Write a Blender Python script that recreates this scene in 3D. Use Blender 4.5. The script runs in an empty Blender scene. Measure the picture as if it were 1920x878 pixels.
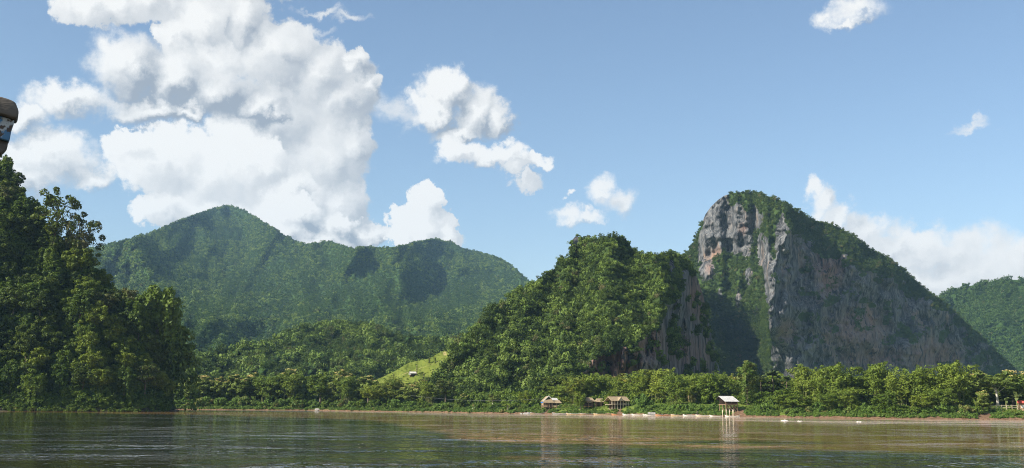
import bpy, bmesh, math, random
import numpy as np
from mathutils import Matrix, Vector

S = bpy.context.scene
COL = S.collection
R = math.radians

# ------------------------------------------------------------------ camera
FPX, CX, CY = 2059.0, 960.0, 439.0            # focal length and centre in pixels of the 1920 wide photograph
EYE = 4.6                                     # the photographer stands on the deck of a river boat
PITCH, ROLL = 8.83, 0.42
cam_d = bpy.data.cameras.new('camera')
cam_d.sensor_width = 36.0
cam_d.lens = 36.0 * FPX / 1920.0
cam_d.clip_start = 0.1
cam_d.clip_end = 60000
cam = bpy.data.objects.new('camera', cam_d)
COL.objects.link(cam)
CAMROT = (Matrix.Rotation(R(90 + PITCH), 3, 'X') @ Matrix.Rotation(R(ROLL), 3, 'Z'))
cam.matrix_world = Matrix.Translation((0, 0, EYE)) @ CAMROT.to_4x4()
S.camera = cam

# ------------------------------------------------------------------ light and exposure
SUN_EL = 35.0
SUN_SIDE = 28.0        # the sun stands to the left, this many degrees behind the picture plane
SUN_DIR = Vector((-math.cos(R(SUN_EL)) * math.cos(R(SUN_SIDE)), -math.cos(R(SUN_EL)) * math.sin(R(SUN_SIDE)), math.sin(R(SUN_EL))))
SKY_STRENGTH = 0.082
CLOUD_STRENGTH = 0.535
EXPOSURE = 0.90
HAZE = 0.000039
sun_d = bpy.data.lights.new('sun', 'SUN')
sun_d.energy = 5.0
sun_d.angle = R(0.5)
sun_d.color = (1.0, 0.93, 0.80)
sun = bpy.data.objects.new('sun', sun_d)
sun.rotation_euler = SUN_DIR.to_track_quat('Z', 'Y').to_euler()
sun.location = (-60, -40, 120)
COL.objects.link(sun)

S.view_settings.view_transform = 'Standard'
S.view_settings.look = 'None'
S.view_settings.gamma = 1.0
S.view_settings.use_curve_mapping = False
S.view_settings.exposure = EXPOSURE
S.render.engine = 'CYCLES'
S.cycles.use_denoising = True
S.cycles.filter_width = 1.0
S.cycles.denoiser = 'OPENIMAGEDENOISE'
S.cycles.denoising_input_passes = 'RGB_ALBEDO_NORMAL'
S.cycles.denoising_prefilter = 'NONE'
S.cycles.max_bounces = 8
S.cycles.diffuse_bounces = 3
S.cycles.glossy_bounces = 3
S.cycles.transmission_bounces = 4
S.cycles.transparent_max_bounces = 8
S.cycles.volume_bounces = 1
S.cycles.sample_clamp_indirect = 6


# ------------------------------------------------------------------ node helpers
class NT:
    def __init__(s, tree):
        s.t = tree; s.n = tree.nodes; s.l = tree.links

    def new(s, kind, **kw):
        nd = s.n.new(kind)
        for k, v in kw.items():
            setattr(nd, k, v)
        return nd

    def put(s, sock, v):
        if v is None:
            return
        if isinstance(v, bpy.types.NodeSocket):
            s.l.new(v, sock)
        else:
            if hasattr(sock.default_value, '__len__') and not hasattr(v, '__len__'):
                v = [v] * len(sock.default_value)
            if hasattr(sock.default_value, '__len__') and len(sock.default_value) == 4 and len(v) == 3:
                v = (*v, 1)
            sock.default_value = v

    def m(s, op, a, b=None, c=None, clamp=False):
        nd = s.new('ShaderNodeMath', operation=op, use_clamp=clamp)
        s.put(nd.inputs[0], a); s.put(nd.inputs[1], b); s.put(nd.inputs[2], c)
        return nd.outputs[0]

    def v(s, op, a, b=None, c=None):
        nd = s.new('ShaderNodeVectorMath', operation=op)
        s.put(nd.inputs[0], a); s.put(nd.inputs[1], b); s.put(nd.inputs[2], c)
        return nd.outputs['Value'] if op in ('LENGTH', 'DOT_PRODUCT', 'DISTANCE') else nd.outputs[0]

    def ramp(s, x, a, b, lo=0.0, hi=1.0, smooth=True):
        nd = s.new('ShaderNodeMapRange', interpolation_type='SMOOTHSTEP' if smooth else 'LINEAR')
        s.put(nd.inputs['Value'], x)
        nd.inputs['From Min'].default_value = a; nd.inputs['From Max'].default_value = b
        nd.inputs['To Min'].default_value = lo; nd.inputs['To Max'].default_value = hi
        return nd.outputs['Result']

    def mix(s, f, a, b, mode='MIX'):
        nd = s.new('ShaderNodeMix', data_type='RGBA', blend_type=mode)
        s.put(nd.inputs[0], f); s.put(nd.inputs[6], a); s.put(nd.inputs[7], b)
        return nd.outputs[2]

    def noise(s, vec, scale, detail=4, rough=0.55, dim='3D', out=0, dist=0.0):
        nd = s.new('ShaderNodeTexNoise', noise_dimensions=dim)
        s.put(nd.inputs['Vector'], vec)
        nd.inputs['Scale'].default_value = scale
        nd.inputs['Detail'].default_value = detail
        nd.inputs['Roughness'].default_value = rough
        nd.inputs['Distortion'].default_value = dist
        return nd.outputs[out]

    def scale(s, vec, sc):
        return s.v('MULTIPLY', vec, sc)


# ------------------------------------------------------------------ pixel <-> world
_CR = np.array(CAMROT)


def ray(px, py):
    """pixel of the photograph -> (azimuth, tangent of elevation)"""
    px, py = np.broadcast_arrays(np.asarray(px, float), np.asarray(py, float))
    d = np.stack([(px - CX) / FPX, -(py - CY) / FPX, -np.ones_like(px + py)], -1) @ _CR.T
    h = np.hypot(d[..., 0], d[..., 1])
    return np.arctan2(d[..., 0], d[..., 1]), d[..., 2] / h


def pix(az, te):
    az, te = np.broadcast_arrays(np.asarray(az, float), np.asarray(te, float))
    d = np.stack([np.sin(az), np.cos(az), te], -1) @ _CR
    return CX - FPX * d[..., 0] / d[..., 2], CY + FPX * d[..., 1] / d[..., 2]


def at(px, py, r):
    """point seen at a pixel, r metres away along the ground"""
    a, t = ray(px, py)
    return Vector((r * math.sin(a), r * math.cos(a), EYE + r * t))


# ------------------------------------------------------------------ noise for terrain
def _hash(i, j, seed):
    h = (i.astype(np.int64) * 374761393 + j.astype(np.int64) * 668265263 + seed * 974634777) & 0x7fffffff
    h = ((h ^ (h >> 13)) * 1274126177) & 0x7fffffff
    return ((h ^ (h >> 16)) & 0xffff) / 65535.0


def vnoise(x, y, seed=0):
    i = np.floor(x); j = np.floor(y)
    fx = x - i; fy = y - j
    fx = fx * fx * fx * (fx * (fx * 6 - 15) + 10); fy = fy * fy * fy * (fy * (fy * 6 - 15) + 10)
    a = _hash(i, j, seed); b = _hash(i + 1, j, seed); c = _hash(i, j + 1, seed); d = _hash(i + 1, j + 1, seed)
    return a + (b - a) * fx + (c - a) * fy + (a - b - c + d) * fx * fy


def fbm(x, y, seed=0, octv=4, gain=0.5):
    s = 0.0; amp = 1.0; tot = 0.0
    for k in range(octv):
        s = s + amp * (vnoise(x * 2 ** k + 17.3 * k, y * 2 ** k - 9.1 * k, seed + k * 31) * 2 - 1)
        tot += amp; amp *= gain
    return s / tot


def ridged(x, y, seed=0, octv=4):
    s = 0.0; amp = 1.0; tot = 0.0
    for k in range(octv):
        s = s + amp * (1 - np.abs(vnoise(x * 2 ** k + 5.7 * k, y * 2 ** k + 3.3 * k, seed + k * 17) * 2 - 1))
        tot += amp; amp *= 0.5
    return s / tot


# ------------------------------------------------------------------ object helpers
def tag(o, label=None, cat=None, group=None, kind=None):
    if label: o['label'] = label
    if cat: o['category'] = cat
    if group: o['group'] = group
    if kind: o['kind'] = kind
    return o


def empty(name, loc=(0, 0, 0), rz=0.0):
    o = bpy.data.objects.new(name, None)
    o.location = loc; o.rotation_euler = (0, 0, rz)
    o.empty_display_size = 0.5
    COL.objects.link(o)
    return o


def link_mesh(name, me, mat=None, parent=None, link=True):
    o = bpy.data.objects.new(name, me)
    if mat is not None and not me.materials:
        me.materials.append(mat)
    if link:
        COL.objects.link(o)
    if parent: o.parent = parent
    return o


def np_mesh(name, verts, quads, smooth=False):
    """quads: (n,4) or (n,3) int array"""
    me = bpy.data.meshes.new(name)
    verts = np.asarray(verts, np.float32); quads = np.asarray(quads, np.int32)
    n, k = quads.shape
    me.vertices.add(len(verts)); me.vertices.foreach_set('co', verts.ravel())
    me.loops.add(n * k); me.loops.foreach_set('vertex_index', quads.ravel())
    me.polygons.add(n)
    me.polygons.foreach_set('loop_start', np.arange(0, n * k, k, dtype=np.int32))
    me.polygons.foreach_set('loop_total', np.full(n, k, np.int32))
    if smooth:
        me.polygons.foreach_set('use_smooth', np.ones(n, bool))
    me.update(calc_edges=True)
    me.validate()
    return me


class MB:
    """collects simple solids into one mesh"""
    def __init__(s):
        s.v = []; s.f = []; s.smooth = []

    def add(s, vs, fs, smooth=False):
        o = len(s.v)
        s.v += [tuple(p) for p in vs]
        s.f += [tuple(i + o for i in f) for f in fs]
        s.smooth += [smooth] * len(fs)
        return s

    def hexa(s, p):   # eight corners: bottom four, top four
        return s.add(p, [(3, 2, 1, 0), (4, 5, 6, 7), (0, 1, 5, 4), (1, 2, 6, 5), (2, 3, 7, 6), (3, 0, 4, 7)])

    def box(s, x0, x1, y0, y1, z0, z1):
        return s.hexa([(x0, y0, z0), (x1, y0, z0), (x1, y1, z0), (x0, y1, z0), (x0, y0, z1), (x1, y0, z1), (x1, y1, z1), (x0, y1, z1)])

    def slab(s, a, b, c, d, t):
        """a thick sheet under the quad a b c d"""
        a, b, c, d = map(Vector, (a, b, c, d))
        n = (b - a).cross(d - a).normalized() * t
        return s.hexa([a - n, b - n, c - n, d - n, a, b, c, d])

    def bar(s, a, b, w=0.1, w2=None):
        """square bar from a to b"""
        a = Vector(a); b = Vector(b); d = (b - a).normalized()
        u = d.cross(Vector((0, 0, 1)) if abs(d.z) < .9 else Vector((1, 0, 0))).normalized()
        v = d.cross(u); w2 = w if w2 is None else w2
        q = lambda p, k: [p - u * k - v * k, p + u * k - v * k, p + u * k + v * k, p - u * k + v * k]
        return s.hexa(q(a, w / 2) + q(b, w2 / 2))

    def tube(s, pts, rad, n=7, cap=True):
        pts = [Vector(p) for p in pts]
        rad = [rad] * len(pts) if not hasattr(rad, '__len__') else rad
        vs = []; fs = []
        prev = None
        for i, p in enumerate(pts):
            d = (pts[min(i + 1, len(pts) - 1)] - pts[max(i - 1, 0)]).normalized()
            u = prev if prev is not None else (Vector((1, 0, 0)) if abs(d.x) < .9 else Vector((0, 1, 0)))
            u = (u - d * u.dot(d)).normalized(); prev = u
            w = d.cross(u)
            for k in range(n):
                a = 2 * math.pi * k / n
                vs.append(p + (u * math.cos(a) + w * math.sin(a)) * rad[i])
        for i in range(len(pts) - 1):
            for k in range(n):
                fs.append((i * n + k, i * n + (k + 1) % n, (i + 1) * n + (k + 1) % n, (i + 1) * n + k))
        if cap:
            fs.append(tuple(range(n))[::-1]); fs.append(tuple(range((len(pts) - 1) * n, len(pts) * n)))
        return s.add(vs, fs, True)

    def mesh(s, name):
        me = bpy.data.meshes.new(name)
        me.from_pydata(s.v, [], s.f)
        me.polygons.foreach_set('use_smooth', s.smooth)
        me.update()
        return me

    def build(s, name, mat, parent=None, link=True):
        return link_mesh(name, s.mesh(name), mat, parent, link)


def copy_tree(o, parent=None):
    c = o.copy(); COL.objects.link(c)
    if parent: c.parent = parent
    for ch in KIDS.get(o.name, []):
        d = copy_tree(ch, c)
    return c


KIDS = {}


# ------------------------------------------------------------------ materials
def mat_new(name):
    m = bpy.data.materials.new(name); m.use_nodes = True
    t = NT(m.node_tree); t.n.clear()
    out = t.new('ShaderNodeOutputMaterial')
    return m, t, out


def principled(t, out, col, rough=0.8, spec=0.25, normal=None):
    b = t.new('ShaderNodeBsdfPrincipled')
    t.put(b.inputs['Base Color'], col); t.put(b.inputs['Roughness'], rough)
    t.put(b.inputs['Specular IOR Level'], spec)
    if normal is not None: t.put(b.inputs['Normal'], normal)
    t.l.new(b.outputs[0], out.inputs[0])
    return b


def bump(t, h, strength=0.5, dist=0.1):
    b = t.new('ShaderNodeBump')
    t.put(b.inputs['Height'], h); b.inputs['Strength'].default_value = strength; b.inputs['Distance'].default_value = dist
    return b.outputs[0]


def leaf_mat(name, dark, light, odd=None, odd_amt=0.12, trans=0.22, spread=1.0):
    m, t, out = mat_new(name)
    geo = t.new('ShaderNodeNewGeometry'); oi = t.new('ShaderNodeObjectInfo')
    tc = t.new('ShaderNodeTexCoord')
    f = t.m('MULTIPLY_ADD', geo.outputs['Random Per Island'], 0.55, t.m('MULTIPLY', oi.outputs['Random'], 0.6 * spread))
    f = t.m('ADD', f, -0.08, clamp=True)
    col = t.mix(f, dark, light)
    if odd:
        k = t.m('FRACT', t.m('MULTIPLY', oi.outputs['Random'], 7.31))
        n = t.noise(tc.outputs['Object'], 0.35, 2)
        s_ = t.m('MULTIPLY', t.ramp(k, 1 - odd_amt * 2.5, 1.0), t.ramp(n, 0.4, 0.6))
        col = t.mix(s_, col, odd)
    b = t.new('ShaderNodeBsdfPrincipled')
    t.put(b.inputs['Base Color'], col); b.inputs['Roughness'].default_value = 0.55; b.inputs['Specular IOR Level'].default_value = 0.18
    tr = t.new('ShaderNodeBsdfTranslucent'); t.put(tr.inputs[0], t.mix(1.0, col, (1.0, 1.0, 0.45), 'MULTIPLY'))
    mx = t.new('ShaderNodeMixShader'); mx.inputs[0].default_value = trans
    t.l.new(b.outputs[0], mx.inputs[1]); t.l.new(tr.outputs[0], mx.inputs[2]); t.l.new(mx.outputs[0], out.inputs[0])
    return m


def flat_mat(name, c1, c2, scale=1.5, rough=0.85, stretch=(1, 1, 1), bumpy=0.3, spec=0.2):
    m, t, out = mat_new(name)
    tc = t.new('ShaderNodeTexCoord')
    p = t.scale(tc.outputs['Object'], stretch)
    n = t.noise(p, scale, 5, 0.6)
    principled(t, out, t.mix(t.ramp(n, 0.32, 0.68), c1, c2), rough, spec, bump(t, n, bumpy, 0.05))
    return m


M = {}
M['bark'] = flat_mat('bark', (.10, .075, .05), (.20, .16, .12), 2.0, .9, (1, 1, .25))
M['pale_bark'] = flat_mat('pale_bark', (.35, .31, .25), (.55, .50, .42), 2.0, .9, (1, 1, .25))
M['culm'] = flat_mat('culm', (.10, .12, .035), (.20, .20, .07), 2.0, .7, (1, 1, .3))
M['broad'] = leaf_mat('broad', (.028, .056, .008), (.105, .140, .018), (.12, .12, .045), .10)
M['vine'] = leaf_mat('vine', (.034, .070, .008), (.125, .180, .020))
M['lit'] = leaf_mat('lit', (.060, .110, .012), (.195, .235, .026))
M['bamboo'] = leaf_mat('bamboo', (.080, .135, .018), (.215, .270, .040), (.30, .26, .05), .10, .28)
M['teak'] = leaf_mat('teak', (.065, .112, .018), (.165, .205, .040))
M['flower'] = leaf_mat('flower', (.34, .28, .08), (.52, .43, .17), trans=.15)
M['palm'] = leaf_mat('palm', (.060, .105, .028), (.160, .190, .065))
M['bush'] = leaf_mat('bush', (.055, .110, .018), (.140, .215, .035), (.20, .18, .06), .10)
M['grass'] = leaf_mat('grass', (.085, .150, .020), (.180, .240, .040), (.22, .19, .07), .18)
M['karst_leaf'] = leaf_mat('karst_leaf', (.021, .047, .009), (.084, .124, .019), (.15, .14, .06), .07)
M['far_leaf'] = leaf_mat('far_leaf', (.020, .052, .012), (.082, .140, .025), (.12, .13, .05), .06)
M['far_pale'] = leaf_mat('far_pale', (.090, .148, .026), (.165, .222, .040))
M['thatch'] = flat_mat('thatch', (.20, .15, .095), (.36, .28, .18), 3.0, .95, (1, 1, 3))
M['wood'] = flat_mat('wood', (.22, .15, .09), (.36, .25, .155), 3.0, .85, (1, 1, .3))
M['pale_wood'] = flat_mat('pale_wood', (.46, .38, .26), (.66, .57, .42), 3.0, .8, (1, 1, .3))
M['dark_wood'] = flat_mat('dark_wood', (.045, .032, .024), (.10, .07, .05), 3.0, .85, (1, 1, .3))
M['white_metal'] = flat_mat('white_metal', (.38, .37, .35), (.54, .53, .50), 1.2, .55, (1, 1, 1), .1, .4)
M['white_paint'] = flat_mat('white_paint', (.46, .44, .40), (.68, .66, .60), 2.0, .6, (1, 1, 1), .1)
M['bamboo_wall'] = flat_mat('bamboo_wall', (.38, .27, .14), (.56, .43, .24), 4.0, .85, (1, 1, .4))
M['blue_sheet'] = flat_mat('blue_sheet', (.03, .10, .38), (.06, .18, .52), 2.0, .5)
M['rust_roof'] = flat_mat('rust_roof', (.38, .15, .07), (.50, .26, .13), 2.0, .7)
M['red_roof'] = flat_mat('red_roof', (.45, .06, .05), (.60, .12, .09), 2.0, .7)
M['soil'] = flat_mat('soil', (.24, .13, .07), (.42, .26, .16), .35, .95)
M['sand'] = flat_mat('sand', (.46, .34, .22), (.62, .49, .35), .6, .95)
M['stone'] = flat_mat('stone', (.20, .19, .175), (.38, .36, .33), 1.0, .9)
M['cable'] = flat_mat('cable', (.12, .125, .13), (.18, .19, .20), 1.0, .5)
M['foam'] = flat_mat('foam', (.42, .37, .31), (.80, .78, .74), 3.0, .8)


def ground_mat(name, soil_a, soil_b, green_a, green_b, use_attr='veg'):
    m, t, out = mat_new(name)
    geo = t.new('ShaderNodeNewGeometry')
    at_ = t.new('ShaderNodeAttribute', attribute_name=use_attr)
    n1 = t.noise(geo.outputs['Position'], 0.12, 6, .6); n2 = t.noise(geo.outputs['Position'], 0.9, 4, .6)
    soil = t.mix(t.ramp(n2, .3, .7), soil_a, soil_b); green = t.mix(t.ramp(n1, .3, .7), green_a, green_b)
    f = t.ramp(t.m('MULTIPLY_ADD', t.m('ADD', n2, n1), 0.5, t.m('SUBTRACT', at_.outputs['Fac'], 0.5)), .40, .60)
    principled(t, out, t.mix(f, soil, green), .95, .1, bump(t, n2, .6, .3))
    return m


M['bank'] = ground_mat('bank', (.10, .060, .036), (.21, .130, .080), (.07, .11, .02), (.14, .18, .035))
M['forest_floor'] = ground_mat('forest_floor', (.035, .035, .02), (.07, .06, .035), (.020, .045, .012), (.045, .080, .018))
M['meadow'] = ground_mat('meadow', (.26, .22, .09), (.34, .28, .12), (.085, .115, .018), (.140, .165, .030))


def rock_mat():
    m, t, out = mat_new('karst_rock')
    geo = t.new('ShaderNodeNewGeometry'); P = geo.outputs['Position']
    veg = t.new('ShaderNodeAttribute', attribute_name='veg').outputs['Fac']
    red = t.new('ShaderNodeAttribute', attribute_name='red').outputs['Fac']
    streak = t.noise(t.scale(P, (.050, .050, .022)), 1.0, 7, .68, dist=.9)
    fine = t.noise(t.scale(P, (.45, .45, .06)), 1.0, 6, .65)
    blotch = t.noise(t.scale(P, (.035, .035, .016)), 1.0, 5, .6)
    col = t.mix(t.ramp(streak, .38, .62), (.032, .034, .039), (.135, .138, .142))
    col = t.mix(t.m('MULTIPLY', t.ramp(fine, .48, .70), .75), col, (.25, .245, .235))
    st = t.m('MULTIPLY', t.ramp(blotch, .50, .70), t.ramp(streak, .42, .60))
    col = t.mix(t.m('MULTIPLY', st, .8), col, (.25, .165, .11))
    col = t.mix(t.m('MULTIPLY', red, t.ramp(fine, .25, .6)), col, (.28, .155, .11))
    dk = t.noise(t.scale(P, (.11, .11, .030)), 1.0, 6, .64, dist=.6)
    col = t.mix(t.ramp(dk, .52, .62), col, (.026, .028, .031))
    moss = t.ramp(t.m('ADD', veg, t.m('MULTIPLY', t.m('SUBTRACT', t.noise(P, .06, 6, .65), .5), 1.4)), .42, .58)
    col = t.mix(moss, col, t.mix(fine, (.025, .050, .012), (.055, .085, .020)))
    h = t.m('ADD', t.m('MULTIPLY', streak, 1.0), t.m('MULTIPLY', fine, .45))
    principled(t, out, col, .92, .15, bump(t, h, 1.0, 2.6))
    return m


M['rock'] = rock_mat()


def water_mat():
    m, t, out = mat_new('river_water')
    geo = t.new('ShaderNodeNewGeometry'); P = geo.outputs['Position']
    shoal = t.new('ShaderNodeAttribute', attribute_name='shoal').outputs['Fac']      # broken water over the shallows along the banks
    chop = t.new('ShaderNodeAttribute', attribute_name='chop').outputs['Fac']        # wind ripples out in the stream
    muddy = t.new('ShaderNodeAttribute', attribute_name='muddy').outputs['Fac']      # where the brown river meets the clear side stream
    patch = t.ramp(t.noise(t.scale(P, (.040, .085, 1)), 1.0, 6, .70, dist=.3), .47, .55)
    wide = t.ramp(t.noise(t.scale(P, (.014, .030, 1)), 1.0, 3, .6, dist=.4), .42, .58)
    streak = t.ramp(t.noise(t.scale(P, (.010, .032, 1)), 1.0, 5, .65, dist=.4), .42, .60)
    w0 = t.noise(t.scale(P, (.50, .17, 1)), 1.0, 3, .55, dist=.3)
    w1 = t.noise(t.scale(P, (1.6, .9, 1)), 1.0, 2, .6, dist=.3)
    w3 = t.noise(t.scale(P, (.05, .07, 1)), 1.0, 2, .5, dist=.5)
    amp = t.m('MULTIPLY', t.m('MULTIPLY', t.m('MULTIPLY_ADD', wide, .8, .2), patch), chop)
    amp = t.m('MULTIPLY_ADD', t.m('MULTIPLY', streak, shoal), .9, amp)
    amp = t.m('ADD', amp, t.m('MULTIPLY_ADD', chop, .05, .02))
    h = t.m('ADD', t.m('MULTIPLY', w0, 2.6), t.m('MULTIPLY', w1, .09))
    h = t.m('ADD', t.m('MULTIPLY', h, amp), t.m('MULTIPLY', w3, .12))
    tone = t.ramp(t.noise(t.scale(P, (.006, .02, 1)), 1.0, 4), .35, .65)
    col = t.mix(muddy, t.mix(tone, (.014, .016, .008), (.036, .032, .015)), t.mix(tone, (.190, .104, .038), (.275, .156, .072)))
    col = t.mix(t.m('MULTIPLY', shoal, t.m('MULTIPLY_ADD', streak, .6, .4)), col, (.44, .33, .25))
    b = principled(t, out, col, .045, .5, bump(t, h, 1.0, 1.0))
    b.inputs['IOR'].default_value = 1.33
    return m


M['water'] = water_mat()
# ------------------------------------------------------------------ sky: Nishita air plus cumulus clouds, all as directions
# each puff: pixel centre, half width, half height; layers lie one behind the other, each with its own outline and shading
LAYERS = [
    # blobs, edge noise, edge softness, brightness, relief, darkening toward the base
    dict(b=[(455, 30, 55, 62), (400, 20, 70, 60), (520, 100, 85, 70), (600, 140, 72, 66), (640, 180, 80, 70), (690, 168, 26, 24), (655, 122, 34, 26), (615, 290, 94, 100), (655, 275, 54, 58), (500, 220, 100, 80), (640, 380, 62, 70), (560, 380, 120, 80), (660, 440, 50, 40), (470, -70, 130, 70)],
         n=.30, soft=(-.03, .18), base=.60, k=.80),
    dict(b=[(190, 5, 95, 42), (290, -12, 110, 55), (370, 45, 62, 85), (250, -110, 180, 90), (395, 110, 66, 60), (330, 60, 30, 60)], n=.34, soft=(-.03, .16), base=.80, k=.75),
    dict(b=[(300, 300, 100, 70), (400, 320, 130, 84), (480, 300, 70, 60), (310, 395, 66, 42), (420, 405, 130, 66), (500, 400, 70, 52), (250, 265, 55, 34), (540, 350, 46, 40)], n=.34, soft=(-.03, .16), base=.86, k=.75),
    dict(b=[(560, 405, 60, 36), (640, 425, 42, 34), (520, 440, 90, 40), (690, 446, 34, 24), (600, 455, 80, 30)], n=.36, soft=(-.04, .22), base=.52, k=1.0),
    dict(b=[(240, 125, 82, 66), (320, 150, 90, 62), (400, 175, 100, 62), (480, 195, 70, 42), (280, 200, 95, 34), (350, 215, 60, 22), (520, 205, 32, 24)], n=.46, soft=(-.12, .45), base=.32, k=1.6),
    dict(b=[(95, 292, 100, 56), (40, 330, 70, 40), (120, 190, 85, 36), (25, 215, 70, 30), (170, 330, 40, 30)], n=.50, soft=(-.12, .45), base=.74, k=.9),
    dict(b=[(838, 168, 62, 42), (895, 205, 60, 48), (938, 222, 34, 38), (805, 200, 50, 34), (860, 238, 66, 26)], n=.52, soft=(-.08, .40), base=.50, k=1.25),
    dict(b=[(880, 285, 62, 26), (940, 288, 56, 26), (1000, 299, 46, 15), (982, 334, 32, 16), (850, 270, 34, 26), (960, 312, 40, 16)], n=.55, soft=(-.08, .40), base=.78, k=.8),
    dict(b=[(800, 385, 38, 48), (770, 425, 50, 38), (828, 435, 28, 42), (800, 462, 74, 36), (740, 450, 30, 24)], n=.34, soft=(-.02, .12), base=.90, k=.7),
    dict(b=[(1128, 358, 32, 28), (1160, 378, 36, 30), (1055, 396, 40, 20), (1098, 402, 40, 14), (1066, 357, 13, 7)], n=.60, soft=(-.18, .75), base=.80, k=.7),
    dict(b=[(1740, 470, 150, 34), (1850, 505, 190, 66), (1750, 530, 150, 56), (2050, 490, 160, 70), (1690, 450, 90, 20)], n=.50, soft=(-.15, .55), base=.80, k=.35),
    dict(b=[(1522, 350, 20, 20), (1538, 376, 28, 28), (1572, 402, 38, 32), (1612, 430, 42, 32), (1650, 455, 50, 30)], n=.60, soft=(-.15, .60), base=.74, k=.7),
    dict(b=[(1600, 20, 62, 26), (1585, 40, 48, 12), (1550, 30, 24, 20)], n=.60, soft=(-.20, .90), base=.74, k=.9),
]
SOFT = [(560, 48, 45, 8), (600, 14, 52, 8), (655, 30, 42, 9), (1815, 238, 42, 9), (740, 205, 45, 26), (1690, 442, 90, 20)]


def make_world():
    w = bpy.data.worlds.new('World'); S.world = w; w.use_nodes = True
    t = NT(w.node_tree); t.n.clear()
    out = t.new('ShaderNodeOutputWorld')
    sky = t.new('ShaderNodeTexSky', sky_type='NISHITA')
    sky.sun_disc = False
    sky.sun_elevation = R(SUN_EL)
    sky.sun_rotation = math.atan2(SUN_DIR.x, SUN_DIR.y)
    sky.altitude = 300; sky.air_density = 1.0; sky.dust_density = 0.9; sky.ozone_density = 1.4
    D = t.new('ShaderNodeTexCoord').outputs['Generated']
    sep = t.new('ShaderNodeSeparateXYZ'); t.l.new(D, sep.inputs[0])
    x, y, z = sep.outputs
    az = t.m('ARCTAN2', x, y); el = t.m('ARCSINE', z)
    cmb = t.new('ShaderNodeCombineXYZ'); t.put(cmb.inputs[0], az); t.put(cmb.inputs[1], el)
    U = cmb.outputs[0]
    # billowing warp of the outlines
    w1 = t.v('SUBTRACT', t.noise(U, 17.0, 2, .5, '2D', 1), (.5, .5, .5))
    w2 = t.v('SUBTRACT', t.noise(U, 55.0, 5, .62, '2D', 1), (.5, .5, .5))
    P = t.v('MULTIPLY_ADD', w1, (.030, .030, 0), U)
    P = t.v('MULTIPLY_ADD', w2, (.026, .026, 0), P)

    def blob(p, b, grow=1.0):
        a, tt = ray(b[0], b[1]); e = math.atan(float(tt))
        sx = FPX / (b[2] * grow); sy = FPX / (b[3] * grow)
        return t.v('LENGTH', t.v('MULTIPLY_ADD', p, (sx, sy, 0), (-float(a) * sx, -e * sy, 0)))

    def union(p, bl, k, grow=1.0):
        r = None
        for b in bl:
            d = blob(p, b, grow)
            if r is None: r = d
            else:
                nd = t.new('ShaderNodeMath', operation='SMOOTH_MIN')
                t.put(nd.inputs[0], r); t.put(nd.inputs[1], d); nd.inputs[2].default_value = k; r = nd.outputs[0]
        return r

    puff = t.m('SUBTRACT', t.noise(U, 80.0, 5, .6, '2D'), .5)
    veil = t.noise(t.scale(U, (1.0, 2.6, 1)), 24.0, 6, .62, '2D')
    P2 = t.v('ADD', P, (-.0125, .0115, 0))                           # one step towards the sun
    # fine relief of the billows
    def height(p):
        vo = t.new('ShaderNodeTexVoronoi', voronoi_dimensions='2D', feature='SMOOTH_F1')
        t.put(vo.inputs['Vector'], p); vo.inputs['Scale'].default_value = 26; vo.inputs['Detail'].default_value = 2.5
        vo.inputs['Roughness'].default_value = .55; vo.inputs['Smoothness'].default_value = .3
        return t.m('MULTIPLY', vo.outputs['Distance'], -1.0)
    Q = t.v('MULTIPLY_ADD', w2, (.016, .016, 0), U)
    rel = t.m('SUBTRACT', height(Q), height(t.v('ADD', Q, (-.006, .007, 0))))
    slow = t.m('SUBTRACT', t.noise(U, 9, 3, .5, '2D'), .5)
    bg1 = t.new('ShaderNodeBackground'); t.put(bg1.inputs[0], sky.outputs[0]); bg1.inputs[1].default_value = SKY_STRENGTH
    up = t.ramp(el, -.02, .03)

    def over(prev, alpha, lit):
        col = t.mix(lit, (.36, .405, .475), (.985, .975, .955))
        bg = t.new('ShaderNodeBackground'); t.put(bg.inputs[0], col); bg.inputs[1].default_value = CLOUD_STRENGTH
        mx = t.new('ShaderNodeMixShader'); t.put(mx.inputs[0], t.m('MULTIPLY', alpha, up))
        t.l.new(prev, mx.inputs[1]); t.l.new(bg.outputs[0], mx.inputs[2])
        return mx.outputs[0]

    sh = bg1.outputs[0]
    # scattered cumulus elsewhere, outside the photographed part of the sky
    far = t.noise(t.scale(U, (1, 2, 1)), 3.2, 6, .6, '2D')
    a_far = t.m('MULTIPLY', t.ramp(far, .52, .66), t.ramp(t.m('ABSOLUTE', az), .62, .95))
    ds = t.m('ADD', t.m('SUBTRACT', 1.0, union(P, SOFT, .2)), t.m('MULTIPLY', t.m('SUBTRACT', veil, .5), 1.6))
    a_soft = t.m('MULTIPLY', t.ramp(ds, -.40, 1.0), .82)
    sh = over(sh, t.m('MAXIMUM', a_far, a_soft), t.m('ADD', .84, t.m('MULTIPLY', slow, .5), clamp=True))
    for L in LAYERS:
        d0 = union(P, L['b'], .14); d1 = union(P2, L['b'], .14)
        dens = t.m('ADD', t.m('SUBTRACT', 1.0, d0), t.m('MULTIPLY', puff, L['n']))
        al = t.ramp(dens, *L['soft'])
        lit = t.m('MULTIPLY_ADD', t.m('SUBTRACT', d1, d0), L['k'], L['base'])
        lit = t.m('MULTIPLY_ADD', rel, .22, lit)
        lit = t.m('MULTIPLY_ADD', slow, .30, lit, clamp=True)
        sh = over(sh, al, lit)
    t.l.new(sh, out.inputs[0])
    w.cycles.sampling_method = 'MANUAL'; w.cycles.sample_map_resolution = 1024


make_world()

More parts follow.
